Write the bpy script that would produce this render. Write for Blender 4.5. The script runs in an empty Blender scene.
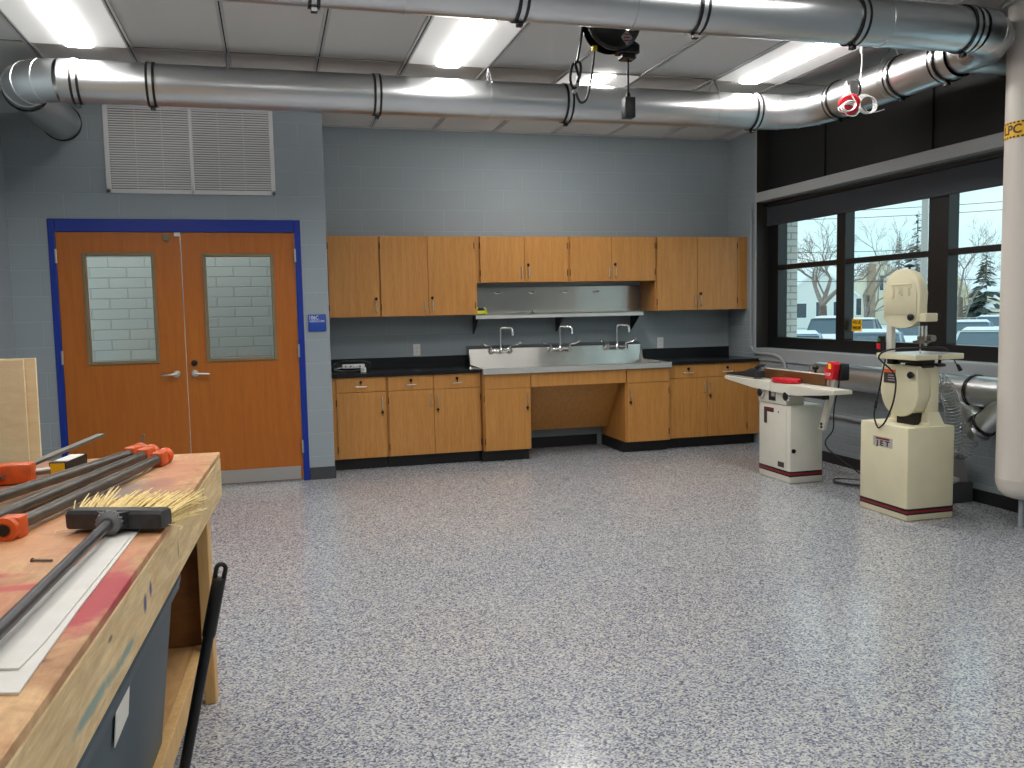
import bpy, bmesh, math, random
from mathutils import Vector, Matrix
random.seed(7)
PI = math.pi
S = bpy.context.scene
COL = S.collection
W = {}                                   # world origin of every parent object

# ------------------------------------------------------------------ helpers
def lin(c):
    c = c / 255.0
    return c / 12.92 if c <= 0.04045 else ((c + 0.055) / 1.055) ** 2.4
def rgb(r, g, b): return (lin(r), lin(g), lin(b), 1.0)

def new(): return bmesh.new()

def box(bm, a, b, bev=0.0, seg=1):
    x0, x1 = sorted((a[0], b[0])); y0, y1 = sorted((a[1], b[1])); z0, z1 = sorted((a[2], b[2]))
    v = [bm.verts.new(p) for p in ((x0,y0,z0),(x1,y0,z0),(x1,y1,z0),(x0,y1,z0),(x0,y0,z1),(x1,y0,z1),(x1,y1,z1),(x0,y1,z1))]
    fs = [bm.faces.new([v[i] for i in q]) for q in ((3,2,1,0),(4,5,6,7),(0,1,5,4),(1,2,6,5),(2,3,7,6),(3,0,4,7))]
    if bev > 0:
        es = list({e for f in fs for e in f.edges})
        bmesh.ops.bevel(bm, geom=es, offset=bev, segments=seg, affect='EDGES', profile=0.5)
    return bm

def frame_of(d):
    d = d.normalized()
    a = Vector((0,0,1)) if abs(d.z) < 0.9 else Vector((1,0,0))
    u = d.cross(a).normalized(); v = d.cross(u).normalized()
    return u, v

def tube(bm, pts, r, n=12, closed=False, caps=True, sq=1.0):
    pts = [Vector(p) for p in pts]; N = len(pts)
    rs = r if isinstance(r, (list, tuple)) else [r]*N
    tans = []
    for i in range(N):
        if closed: t = pts[(i+1) % N] - pts[i-1]
        elif i == 0: t = pts[1]-pts[0]
        elif i == N-1: t = pts[-1]-pts[-2]
        else: t = (pts[i+1]-pts[i]).normalized() + (pts[i]-pts[i-1]).normalized()
        tans.append(t.normalized() if t.length > 1e-9 else Vector((0,0,1)))
    u, v = frame_of(tans[0]); rings = []
    for i in range(N):
        t = tans[i]
        u = (u - t*u.dot(t))
        u = u.normalized() if u.length > 1e-6 else frame_of(t)[0]
        v = t.cross(u)
        rings.append([bm.verts.new(pts[i] + (u*math.cos(2*PI*k/n) + v*math.sin(2*PI*k/n)*sq)*rs[i]) for k in range(n)])
    M = N if closed else N-1
    for i in range(M):
        a, b = rings[i], rings[(i+1) % N]
        for k in range(n):
            bm.faces.new((a[k], a[(k+1) % n], b[(k+1) % n], b[k]))
    if caps and not closed:
        bm.faces.new(rings[0][::-1]); bm.faces.new(rings[-1])
    return bm

def cyl(bm, p0, p1, r0, r1=None, n=20, caps=True):
    return tube(bm, [p0, p1], [r0, r0 if r1 is None else r1], n, caps=caps)

def lathe(bm, prof, o, axis=(0,0,1), n=32):
    o = Vector(o); a = Vector(axis).normalized(); u, v = frame_of(a); rings = []
    for r, h in prof:
        c = o + a*h
        if r < 1e-6: rings.append([bm.verts.new(c)])
        else: rings.append([bm.verts.new(c + (u*math.cos(2*PI*k/n)+v*math.sin(2*PI*k/n))*r) for k in range(n)])
    for A, B in zip(rings, rings[1:]):
        for k in range(n):
            k2 = (k+1) % n
            if len(A) == 1 and len(B) == 1: continue
            if len(A) == 1: bm.faces.new((A[0], B[k2], B[k]))
            elif len(B) == 1: bm.faces.new((A[k], A[k2], B[0]))
            else: bm.faces.new((A[k], A[k2], B[k2], B[k]))
    if len(rings[0]) > 1: bm.faces.new(rings[0][::-1])
    if len(rings[-1]) > 1: bm.faces.new(rings[-1])
    return bm

def prism(bm, poly, vec, bev=0.0, seg=2):
    vec = Vector(vec); A = [bm.verts.new(Vector(p)) for p in poly]; B = [bm.verts.new(Vector(p)+vec) for p in poly]
    n = len(poly)
    fs = [bm.faces.new(A[::-1]), bm.faces.new(B)]
    sf = [bm.faces.new((A[i], A[(i+1) % n], B[(i+1) % n], B[i])) for i in range(n)]
    if bev > 0:
        es = list({e for f in fs for e in f.edges})
        bmesh.ops.bevel(bm, geom=es, offset=bev, segments=seg, affect='EDGES', profile=0.5)
    return bm

def loft(bm, secs, caps=True):
    R = [[bm.verts.new(Vector(p)) for p in s] for s in secs]; n = len(R[0])
    for a, b in zip(R, R[1:]):
        for k in range(n): bm.faces.new((a[k], a[(k+1) % n], b[(k+1) % n], b[k]))
    if caps: bm.faces.new(R[0][::-1]); bm.faces.new(R[-1])
    return bm

def spline(P, m=8):
    P = [Vector(p) for p in P]; out = []
    for i in range(len(P)-1):
        p0 = P[max(i-1,0)]; p1 = P[i]; p2 = P[i+1]; p3 = P[min(i+2,len(P)-1)]
        for k in range(m):
            t = k/m
            out.append(0.5*((2*p1)+(p2-p0)*t+(2*p0-5*p1+4*p2-p3)*t*t+(3*p1-p0-3*p2+p3)*t**3))
    out.append(P[-1]); return out

def arc(c, a, b, t0, t1, n=10):
    c = Vector(c); a = Vector(a); b = Vector(b)
    return [c + a*math.cos(t0+(t1-t0)*i/n) + b*math.sin(t0+(t1-t0)*i/n) for i in range(n+1)]

def fin(name, bm, mat, smooth=32):
    bmesh.ops.recalc_face_normals(bm, faces=bm.faces[:])
    me = bpy.data.meshes.new(name); bm.to_mesh(me); bm.free()
    for m in (mat if isinstance(mat, (list, tuple)) else [mat]): me.materials.append(m)
    if smooth:
        me.shade_smooth(); me.set_sharp_from_angle(angle=math.radians(smooth))
    return me

def obj(name, bm, mat, parent=None, local=False, smooth=32, label=None, stuff=False):
    """a mesh as part of parent (geometry written in world coordinates unless local)"""
    if parent is None:
        xs = [v.co for v in bm.verts]
        o0 = Vector(((min(v.x for v in xs)+max(v.x for v in xs))/2, (min(v.y for v in xs)+max(v.y for v in xs))/2, min(v.z for v in xs)))
        bmesh.ops.translate(bm, verts=bm.verts[:], vec=-o0)
    elif not local:
        bmesh.ops.translate(bm, verts=bm.verts[:], vec=-W[parent.name])
    o = bpy.data.objects.new(name, fin(name, bm, mat, smooth)); COL.objects.link(o)
    if parent is None: o.location = o0; W[o.name] = o0
    else: o.parent = parent; W[o.name] = W[parent.name]
    if label: o['label'] = label
    if stuff: o['kind'] = 'stuff'
    return o

def thing(name, label, cat, loc, group=None, rz=0.0):
    o = bpy.data.objects.new(name, None); COL.objects.link(o)
    o.location = loc; o.rotation_euler = (0,0,rz); o.empty_display_size = 0.1
    o['label'] = label; o['category'] = cat
    if group: o['group'] = group
    W[o.name] = Vector(loc); return o

def tag(o, label, cat, group=None):
    o['label'] = label; o['category'] = cat
    if group: o['group'] = group
    return o

def struct(name, bm, mat, parent=None, smooth=32, label=None):
    o = obj(name, bm, mat, parent, smooth=smooth)
    if parent is None: o['kind'] = 'structure'
    if label: o['label'] = label
    return o

def sroot(name, loc, label=None):
    o = bpy.data.objects.new(name, None); COL.objects.link(o); o.location = loc; o['kind'] = 'structure'
    if label: o['label'] = label
    W[o.name] = Vector(loc); return o

def dup(root, loc, label=None, rz=None):
    r = root.copy(); COL.objects.link(r); r.location = loc; W[r.name] = Vector(loc)
    if rz is not None: r.rotation_euler = (0,0,rz)
    if label: r['label'] = label
    for ch in list(root.children):
        c = ch.copy(); COL.objects.link(c); c.parent = r
        for g in list(ch.children):
            d = g.copy(); COL.objects.link(d); d.parent = c
    return r

def text_bm(s, size, ext=0.001, width=None, bold=0.0):
    cu = bpy.data.curves.new('t', 'FONT'); cu.body = s; cu.size = size; cu.extrude = ext; cu.resolution_u = 3; cu.offset = bold
    cu.align_x = 'CENTER'; cu.align_y = 'CENTER'
    ob = bpy.data.objects.new('t', cu); COL.objects.link(ob)
    dg = bpy.context.evaluated_depsgraph_get(); me = bpy.data.meshes.new_from_object(ob.evaluated_get(dg))
    bm = new(); bm.from_mesh(me)
    bpy.data.objects.remove(ob); bpy.data.meshes.remove(me)
    xs = [v.co.x for v in bm.verts]
    if width:
        k = width/(max(xs)-min(xs)); m = (max(xs)+min(xs))/2
        for v in bm.verts: v.co.x = (v.co.x-m)*k
    return bm

def text(s, size, mat, parent, loc, right, up, name='lettering', ext=0.001, width=None, local=False, bold=0.0):
    bm = text_bm(s, size, ext, width, bold)
    r = Vector(right).normalized(); u = Vector(up).normalized(); n = r.cross(u); L = Vector(loc)
    for v in bm.verts: v.co = L + r*v.co.x + u*v.co.y + n*v.co.z
    return obj(name, bm, mat, parent, local=local, smooth=0)

# ------------------------------------------------------------------ materials
def nt(name):
    m = bpy.data.materials.new(name); m.use_nodes = True
    t = m.node_tree; b = t.nodes['Principled BSDF']; return m, t, b
def N(t, typ, **kw):
    n = t.nodes.new(typ)
    for k, v in kw.items():
        if k in n.inputs: n.inputs[k].default_value = v
        else: setattr(n, k, v)
    return n
def pm(name, c, rough=0.5, metal=0.0, spec=0.5, coat=0.0, bump=0.0, bscale=60, var=0.0, vscale=6.0, emit=None, es=0.0, rvar=0.0):
    m, t, b = nt(name)
    b.inputs['Base Color'].default_value = c; b.inputs['Roughness'].default_value = rough
    b.inputs['Metallic'].default_value = metal; b.inputs['Specular IOR Level'].default_value = spec
    b.inputs['Coat Weight'].default_value = coat
    if emit: b.inputs['Emission Color'].default_value = emit; b.inputs['Emission Strength'].default_value = es
    if bump or var or rvar:
        g = N(t, 'ShaderNodeTexCoord')
    if bump:
        no = N(t, 'ShaderNodeTexNoise', Scale=bscale, Detail=3.0); t.links.new(g.outputs['Object'], no.inputs['Vector'])
        bp = N(t, 'ShaderNodeBump', Strength=bump, Distance=0.004); t.links.new(no.outputs['Fac'], bp.inputs['Height']); t.links.new(bp.outputs['Normal'], b.inputs['Normal'])
    if var:
        n2 = N(t, 'ShaderNodeTexNoise', Scale=vscale, Detail=4.0); t.links.new(g.outputs['Object'], n2.inputs['Vector'])
        mx = N(t, 'ShaderNodeMix', data_type='RGBA', blend_type='MULTIPLY'); mx.inputs[0].default_value = 1.0
        mx.inputs[6].default_value = c
        rp = N(t, 'ShaderNodeMapRange'); rp.inputs['To Min'].default_value = 1-var; rp.inputs['To Max'].default_value = 1+var
        rp.inputs['From Min'].default_value = 0.3; rp.inputs['From Max'].default_value = 0.7
        t.links.new(n2.outputs['Fac'], rp.inputs['Value']); t.links.new(rp.outputs['Result'], mx.inputs[7]); t.links.new(mx.outputs[2], b.inputs['Base Color'])
    if rvar:
        n3 = N(t, 'ShaderNodeTexNoise', Scale=vscale, Detail=5.0); t.links.new(g.outputs['Object'], n3.inputs['Vector'])
        r3 = N(t, 'ShaderNodeMapRange'); r3.inputs['To Min'].default_value = max(0.02, rough-rvar); r3.inputs['To Max'].default_value = rough+rvar
        r3.inputs['From Min'].default_value = 0.3; r3.inputs['From Max'].default_value = 0.7
        t.links.new(n3.outputs['Fac'], r3.inputs['Value']); t.links.new(r3.outputs['Result'], b.inputs['Roughness'])
    return m

def wood(name, c1, c2, scale=(45,45,3), rough=0.4, dist=0.6, fine=0.35, spec=0.5):
    m, t, b = nt(name); g = N(t, 'ShaderNodeNewGeometry'); mp = N(t, 'ShaderNodeMapping'); mp.inputs['Scale'].default_value = scale
    t.links.new(g.outputs['Position'], mp.inputs['Vector'])
    a = N(t, 'ShaderNodeTexNoise', Scale=1.0, Detail=5.0, Roughness=0.6, Distortion=dist); t.links.new(mp.outputs['Vector'], a.inputs['Vector'])
    mp2 = N(t, 'ShaderNodeMapping'); mp2.inputs['Scale'].default_value = tuple(s*5 for s in scale); t.links.new(g.outputs['Position'], mp2.inputs['Vector'])
    f = N(t, 'ShaderNodeTexNoise', Scale=1.0, Detail=3.0); t.links.new(mp2.outputs['Vector'], f.inputs['Vector'])
    ad = N(t, 'ShaderNodeMix', data_type='FLOAT'); ad.inputs[0].default_value = fine; t.links.new(a.outputs['Fac'], ad.inputs[2]); t.links.new(f.outputs['Fac'], ad.inputs[3])
    cr = N(t, 'ShaderNodeValToRGB'); cr.color_ramp.elements[0].position = 0.3; cr.color_ramp.elements[1].position = 0.7
    cr.color_ramp.elements[0].color = c1; cr.color_ramp.elements[1].color = c2
    t.links.new(ad.outputs[0], cr.inputs['Fac']); t.links.new(cr.outputs['Color'], b.inputs['Base Color'])
    b.inputs['Roughness'].default_value = rough; b.inputs['Specular IOR Level'].default_value = spec
    return m

def masonry(name, c, plane, bw, bh, mortar=0.005, rough=0.55, bump=0.35, dist=0.006, joint=1.0, off=0.5, z0=0.0, coarse=0.12):
    m, t, b = nt(name); g = N(t, 'ShaderNodeNewGeometry'); sp = N(t, 'ShaderNodeSeparateXYZ'); t.links.new(g.outputs['Position'], sp.inputs[0])
    ad = N(t, 'ShaderNodeMath', operation='ADD'); ad.inputs[1].default_value = z0; t.links.new(sp.outputs['Z'], ad.inputs[0])
    cb = N(t, 'ShaderNodeCombineXYZ'); t.links.new(sp.outputs['X' if plane == 'x' else 'Y'], cb.inputs['X']); t.links.new(ad.outputs[0], cb.inputs['Y'])
    br = N(t, 'ShaderNodeTexBrick'); br.offset = off; br.squash = 1.0
    br.inputs['Scale'].default_value = 1.0; br.inputs['Brick Width'].default_value = bw; br.inputs['Row Height'].default_value = bh
    br.inputs['Mortar Size'].default_value = mortar; br.inputs['Mortar Smooth'].default_value = 0.6; br.inputs['Bias'].default_value = 0.0
    k = 0.97
    br.inputs['Color1'].default_value = c; br.inputs['Color2'].default_value = (c[0]*k, c[1]*k, c[2]*k, 1); br.inputs['Mortar'].default_value = (c[0]*joint, c[1]*joint, c[2]*joint, 1)
    t.links.new(cb.outputs[0], br.inputs['Vector']); t.links.new(br.outputs['Color'], b.inputs['Base Color'])
    iv = N(t, 'ShaderNodeMath', operation='SUBTRACT'); iv.inputs[0].default_value = 1.0; t.links.new(br.outputs['Fac'], iv.inputs[1])
    no = N(t, 'ShaderNodeTexNoise', Scale=90.0, Detail=4.0); t.links.new(g.outputs['Position'], no.inputs['Vector'])
    ml = N(t, 'ShaderNodeMath', operation='MULTIPLY_ADD'); ml.inputs[1].default_value = coarse; t.links.new(no.outputs['Fac'], ml.inputs[0]); t.links.new(iv.outputs[0], ml.inputs[2])
    bp = N(t, 'ShaderNodeBump', Strength=bump, Distance=dist); t.links.new(ml.outputs[0], bp.inputs['Height']); t.links.new(bp.outputs['Normal'], b.inputs['Normal'])
    b.inputs['Roughness'].default_value = rough
    return m

def emis(name, c, s):
    m = bpy.data.materials.new(name); m.use_nodes = True; t = m.node_tree; t.nodes.clear()
    e = t.nodes.new('ShaderNodeEmission'); e.inputs[0].default_value = c; e.inputs[1].default_value = s
    o = t.nodes.new('ShaderNodeOutputMaterial'); t.links.new(e.outputs[0], o.inputs[0]); return m

def glassy(name, tint=(1,1,1,1), refl=1.0, rough=0.0):
    m = bpy.data.materials.new(name); m.use_nodes = True; t = m.node_tree; t.nodes.clear()
    tr = t.nodes.new('ShaderNodeBsdfTransparent'); tr.inputs[0].default_value = tint
    gl = t.nodes.new('ShaderNodeBsdfGlossy'); gl.inputs['Roughness'].default_value = rough
    fr = t.nodes.new('ShaderNodeLayerWeight'); fr.inputs[0].default_value = 0.5
    pw = t.nodes.new('ShaderNodeMath'); pw.operation = 'POWER'; pw.inputs[1].default_value = 4.0
    mu = t.nodes.new('ShaderNodeMath'); mu.operation = 'MULTIPLY_ADD'; mu.inputs[1].default_value = 0.5*refl; mu.inputs[2].default_value = 0.025*refl
    mx = t.nodes.new('ShaderNodeMixShader'); o = t.nodes.new('ShaderNodeOutputMaterial')
    t.links.new(fr.outputs['Facing'], pw.inputs[0]); t.links.new(pw.outputs[0], mu.inputs[0]); t.links.new(mu.outputs[0], mx.inputs[0]); t.links.new(tr.outputs[0], mx.inputs[1]); t.links.new(gl.outputs[0], mx.inputs[2]); t.links.new(mx.outputs[0], o.inputs[0])
    return m

def floor_mat():
    m, t, b = nt('flake_epoxy'); g = N(t, 'ShaderNodeNewGeometry')
    v = N(t, 'ShaderNodeTexVoronoi', Scale=150.0); v.feature = 'F1'; v.voronoi_dimensions = '2D'; t.links.new(g.outputs['Position'], v.inputs['Vector'])
    sp = N(t, 'ShaderNodeSeparateColor'); t.links.new(v.outputs['Color'], sp.inputs[0])
    big = N(t, 'ShaderNodeTexNoise', Scale=1.6, Detail=3.0); t.links.new(g.outputs['Position'], big.inputs['Vector'])
    md = N(t, 'ShaderNodeMath', operation='MULTIPLY_ADD'); md.inputs[1].default_value = 0.16; t.links.new(big.outputs['Fac'], md.inputs[0]); t.links.new(sp.outputs['Red'], md.inputs[2])
    sb = N(t, 'ShaderNodeMath', operation='SUBTRACT'); sb.inputs[1].default_value = 0.08; t.links.new(md.outputs[0], sb.inputs[0])
    cr = N(t, 'ShaderNodeValToRGB'); cr.color_ramp.interpolation = 'CONSTANT'
    el = cr.color_ramp.elements
    pal = [(0.0, rgb(86,89,108)), (0.08, rgb(112,115,128)), (0.24, rgb(138,142,153)), (0.42, rgb(158,161,168)), (0.60, rgb(177,179,181)), (0.80, rgb(195,195,192)), (0.95, rgb(182,176,158))]
    el[0].position, el[0].color = pal[0]; el[1].position, el[1].color = pal[1]
    for p, c in pal[2:]:
        e = el.new(p); e.color = c
    t.links.new(sb.outputs[0], cr.inputs['Fac']); t.links.new(cr.outputs['Color'], b.inputs['Base Color'])
    no = N(t, 'ShaderNodeTexNoise', Scale=35.0, Detail=3.0); t.links.new(g.outputs['Position'], no.inputs['Vector'])
    bp = N(t, 'ShaderNodeBump', Strength=0.10, Distance=0.002); t.links.new(no.outputs['Fac'], bp.inputs['Height']); t.links.new(bp.outputs['Normal'], b.inputs['Normal'])
    b.inputs['Roughness'].default_value = 0.20; b.inputs['Specular IOR Level'].default_value = 0.6
    return m

def stained(name, base1, base2, stains, scale=(3,14,3), rough=0.55, grime=0.72):
    """plywood with blotches; stains = [(object-space centre, radii, colour, strength)]"""
    m, t, b = nt(name); tc = N(t, 'ShaderNodeTexCoord'); P = tc.outputs['Object']
    mp = N(t, 'ShaderNodeMapping'); mp.inputs['Scale'].default_value = scale; t.links.new(P, mp.inputs['Vector'])
    a = N(t, 'ShaderNodeTexNoise', Scale=2.2, Detail=7.0, Roughness=0.62, Distortion=1.2); t.links.new(mp.outputs['Vector'], a.inputs['Vector'])
    cr = N(t, 'ShaderNodeValToRGB'); cr.color_ramp.elements[0].position = 0.32; cr.color_ramp.elements[1].position = 0.68
    cr.color_ramp.elements[0].color = base1; cr.color_ramp.elements[1].color = base2; t.links.new(a.outputs['Fac'], cr.inputs['Fac'])
    cur = cr.outputs['Color']
    gm = N(t, 'ShaderNodeMapping'); gm.inputs['Scale'].default_value = (26,3,26); t.links.new(P, gm.inputs['Vector'])
    gn = N(t, 'ShaderNodeTexNoise', Scale=2.0, Detail=8.0, Roughness=0.7, Distortion=0.8); t.links.new(gm.outputs['Vector'], gn.inputs['Vector'])
    gr2 = N(t, 'ShaderNodeMapRange'); gr2.inputs['From Min'].default_value = 0.3; gr2.inputs['From Max'].default_value = 0.62; gr2.inputs['To Min'].default_value = grime; gr2.inputs['To Max'].default_value = 1.0
    t.links.new(gn.outputs['Fac'], gr2.inputs['Value'])
    gx = N(t, 'ShaderNodeMix', data_type='RGBA', blend_type='MULTIPLY'); gx.inputs[0].default_value = 1.0; t.links.new(cur, gx.inputs[6]); t.links.new(gr2.outputs['Result'], gx.inputs[7]); cur = gx.outputs[2]
    nz = N(t, 'ShaderNodeTexNoise', Scale=9.0, Detail=6.0, Roughness=0.7); t.links.new(P, nz.inputs['Vector'])
    for c, rad, colr, st in stains:
        mm = N(t, 'ShaderNodeMapping'); mm.vector_type = 'TEXTURE'; mm.inputs['Location'].default_value = c; mm.inputs['Scale'].default_value = rad
        t.links.new(P, mm.inputs['Vector'])
        ln = N(t, 'ShaderNodeVectorMath', operation='LENGTH'); t.links.new(mm.outputs['Vector'], ln.inputs[0])
        ad = N(t, 'ShaderNodeMath', operation='MULTIPLY_ADD'); ad.inputs[1].default_value = 1.6; t.links.new(nz.outputs['Fac'], ad.inputs[0]); t.links.new(ln.outputs['Value'], ad.inputs[2])
        mr = N(t, 'ShaderNodeMapRange'); mr.inputs['From Min'].default_value = 1.95; mr.inputs['From Max'].default_value = 1.35
        mr.inputs['To Min'].default_value = 0.0; mr.inputs['To Max'].default_value = st; t.links.new(ad.outputs[0], mr.inputs['Value'])
        mx = N(t, 'ShaderNodeMix', data_type='RGBA'); t.links.new(mr.outputs['Result'], mx.inputs[0]); t.links.new(cur, mx.inputs[6]); mx.inputs[7].default_value = colr
        cur = mx.outputs[2]
    t.links.new(cur, b.inputs['Base Color']); b.inputs['Roughness'].default_value = rough
    return m

M = {}
M['paint_block_x'] = masonry('grey_blue_block_x', rgb(146,156,161), 'x', 0.4064, 0.2032, joint=1.10)  # lighter joints put highlights along the mortar lines into the colour
M['paint_block_y'] = masonry('grey_blue_block_y', rgb(146,156,161), 'y', 0.4064, 0.2032, joint=1.10)  # joint highlights are in the colour here too
M['paint_brick_y'] = masonry('grey_blue_brick', rgb(146,156,161), 'y', 0.2032, 0.0677, mortar=0.006, bump=0.6, joint=1.04)
M['corridor_block'] = masonry('pale_corridor_block', rgb(200,203,200), 'x', 0.335, 0.1016, mortar=0.007, bump=0.9, joint=0.84)
M['white_brick'] = masonry('white_brick_outside', rgb(205,205,198), 'x', 0.2032, 0.0677, mortar=0.009, bump=0.8, joint=0.6)
M['floor'] = floor_mat()
M['ceil'] = pm('ceiling_tile', rgb(222,220,216), 0.85, bump=0.15, bscale=120)
M['grid'] = pm('ceiling_grid', rgb(196,196,194), 0.5)
M['dark_slot'] = pm('dark_slot', rgb(40,40,42), 0.7)
M['base_rubber'] = pm('charcoal_rubber', rgb(58,61,66), 0.5)
M['black_base'] = pm('black_cove', rgb(22,23,25), 0.55)
M['rail_grey'] = pm('light_grey_paint', rgb(168,170,170), 0.5)
M['sill'] = pm('grey_sill', rgb(150,155,158), 0.55, bump=0.1)
M['black_frame'] = pm('black_window_frame', rgb(11,11,12), 0.4)
M['bronze_reveal'] = pm('dark_bronze_reveal', rgb(38,35,32), 0.5)
M['black_panel'] = pm('black_panel', rgb(15,13,12), 0.5, var=0.15)
M['shade'] = pm('charcoal_shade_fabric', rgb(47,50,55), 0.85)
M['glass'] = glassy('window_glass', (0.93,0.97,0.97,1), 0.8)
M['door_glass'] = glassy('door_glass', (0.88,0.90,0.885,1), 1.0)
M['blue'] = pm('blue_frame_paint', rgb(2,42,140), 0.35)
M['door'] = wood('orange_door_veneer', rgb(160,86,16), rgb(180,103,28), (30,30,2.0), 0.38, fine=0.3)
M['cab'] = wood('honey_maple', rgb(164,108,46), rgb(194,139,74), (34,34,2.2), 0.38, fine=0.4)
M['hinge'] = pm('dark_hinge', rgb(52,40,30), 0.45, 0.3)
M['cab_edge'] = pm('brown_edge', rgb(96,56,26), 0.5)
M['lite_frame'] = pm('taupe_frame', rgb(122,108,80), 0.45)
M['chrome'] = pm('chrome', (0.8,0.8,0.8,1), 0.15, 1.0)
M['brushed'] = pm('brushed_nickel', (0.62,0.61,0.58,1), 0.32, 1.0)
M['stainless'] = pm('stainless_steel', (0.46,0.45,0.42,1), 0.24, 1.0)
M['steel_rim'] = pm('lit_satin_steel', (0.74,0.73,0.70,1), 0.42, 1.0)  # same steel, brightened to put the lit room's reflection into the colour
_t = M['stainless'].node_tree; _g = N(_t, 'ShaderNodeNewGeometry'); _m = N(_t, 'ShaderNodeMapping'); _m.inputs['Scale'].default_value = (3.2,3.2,0.35)
_n = N(_t, 'ShaderNodeTexNoise', Scale=1.0, Detail=1.0); _b = N(_t, 'ShaderNodeBump', Strength=0.55, Distance=0.012)
_t.links.new(_g.outputs['Position'], _m.inputs['Vector']); _t.links.new(_m.outputs['Vector'], _n.inputs['Vector']); _t.links.new(_n.outputs['Fac'], _b.inputs['Height']); _t.links.new(_b.outputs['Normal'], _t.nodes['Principled BSDF'].inputs['Normal'])
M['galv'] = pm('galvanised_steel', (0.62,0.635,0.64,1), 0.30, 1.0)
M['black'] = pm('black_plastic', rgb(13,13,14), 0.45)
M['gloss_black'] = pm('gloss_black', rgb(14,14,15), 0.25)
M['epoxy_top'] = pm('black_epoxy_top', rgb(15,16,20), 0.22, spec=0.5)
M['white_plastic'] = pm('white_plastic', rgb(225,225,222), 0.4)
M['grille'] = pm('white_grille', rgb(222,220,220), 0.4)
M['signblue'] = pm('sign_blue', rgb(28,70,160), 0.4)
M['cream'] = pm('cream_machine_paint', rgb(217,210,178), 0.38, var=0.05, vscale=4)
M['offwhite'] = pm('off_white_machine_paint', rgb(216,213,199), 0.38, var=0.05, vscale=4)
M['castiron'] = pm('cast_iron_table', (0.55,0.54,0.51,1), 0.35, 0.7)
M['redband'] = pm('red_band', rgb(130,24,34), 0.4)
M['red'] = pm('red_plastic', rgb(205,26,44), 0.35)
M['brownfence'] = pm('brown_phenolic_fence', rgb(98,64,32), 0.45, var=0.15, vscale=9)
M['label_grey'] = pm('label_grey', rgb(176,170,166), 0.5)
M['label_dark'] = pm('label_dark', rgb(58,54,56), 0.5)
M['orange'] = pm('clamp_orange', rgb(204,86,28), 0.45, var=0.2, vscale=25)
M['orange_lbl'] = pm('label_orange', rgb(220,100,50), 0.5)
M['pipe_steel'] = pm('dark_pipe_steel', (0.10,0.092,0.08,1), 0.40, 0.7, var=0.25, vscale=14)
M['white_pipe'] = pm('white_pipe_jacket', rgb(214,206,196), 0.35)
M['tape'] = pm('yellow_tape', rgb(236,184,20), 0.5)
M['tape_text'] = pm('tape_text', rgb(70,30,20), 0.5)
M['ply'] = stained('pale_plywood', rgb(238,212,166), rgb(248,230,190), [], (2,2,9), grime=0.94)
M['pine'] = wood('pine_leg', rgb(196,152,92), rgb(222,184,126), (26,26,2.4), 0.6)
M['brown_ply'] = wood('brown_ply_panel', rgb(118,72,28), rgb(142,92,42), (6,6,16), 0.6)
M['shelf_ply'] = stained('shelf_ply', rgb(186,140,88), rgb(206,164,110), [], (6,2,2), grime=0.88)
M['teal'] = pm('teal_bin_plastic', rgb(18,54,68), 0.42, var=0.08, vscale=9)
M['paper'] = pm('white_paper', rgb(226,224,214), 0.7)
M['strip_white'] = pm('white_laminate', rgb(214,212,206), 0.5, var=0.05, vscale=12)
M['bristle'] = pm('straw_bristle', rgb(238,214,150), 0.7, var=0.15, vscale=60)
M['broom_black'] = pm('worn_black_plastic', rgb(44,45,48), 0.4, var=0.3, vscale=40)
M['collar_grey'] = pm('grey_collar', rgb(104,104,106), 0.5)
M['steel_dark'] = pm('dark_steel_bar', (0.24,0.22,0.19,1), 0.4, 0.8)
M['yellow'] = pm('yellow_plastic', rgb(232,206,40), 0.45)
M['yelgreen'] = pm('yellow_green', rgb(214,222,40), 0.5)
M['purple'] = pm('purple_cloth', rgb(50,40,96), 0.8)
M['conduit'] = pm('grey_conduit', rgb(150,156,160), 0.4)
M['bin_grey'] = pm('grey_metal_pan', rgb(92,94,94), 0.4, 0.4)
M['clear'] = glassy('clear_film', (0.90,0.92,0.93,1), 1.6, 0.12)
M['hose'] = glassy('clear_hose_wall', (0.80,0.82,0.82,1), 2.4, 0.22)
M['hose_wire'] = pm('hose_helix', (0.75,0.76,0.76,1), 0.2, 0.6)
M['snow'] = pm('snow', rgb(240,244,248), 0.8)
M['snow_ground'] = pm('snow_ground', rgb(222,232,238), 0.85, var=0.08, vscale=0.6)
M['bark'] = pm('bark', rgb(118,104,94), 0.9, var=0.25, vscale=6)
M['bark_far'] = pm('hazy_bark', rgb(150,138,130), 0.9, var=0.2, vscale=6)  # bark lightened to put distance haze into the colour
M['twig'] = pm('hazy_twig', rgb(150,140,134), 0.9)  # twig colour paled by painted haze
M['conifer'] = pm('conifer_needles', rgb(66,78,72), 0.9, var=0.3, vscale=3)
M['house_white'] = pm('white_siding', rgb(226,228,224), 0.8)
M['house_cream'] = pm('cream_siding', rgb(234,228,210), 0.8)
M['house_beige'] = pm('beige_siding', rgb(220,208,178), 0.8)
M['chimney'] = pm('tan_brick_chimney', rgb(176,152,128), 0.9)
M['pane_dark'] = pm('dark_house_pane', rgb(70,80,90), 0.2)
M['tyre'] = pm('tyre', rgb(26,26,28), 0.8)
M['car_glass'] = pm('car_glass', rgb(86,104,118), 0.12)
def carpaint(n, c): return pm(n, c, 0.25, 0.2, coat=0.6)
M['lamp_strip'] = emis('lamp_diffuser', (1.0,0.975,0.94,1), 42.0)
M['troffer'] = pm('troffer_side_lens', rgb(225,225,222), 0.5, emit=(1.0,0.98,0.95,1), es=0.24)
M['headlight'] = emis('headlight', (1,0.95,0.85,1), 3.0)

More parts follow.
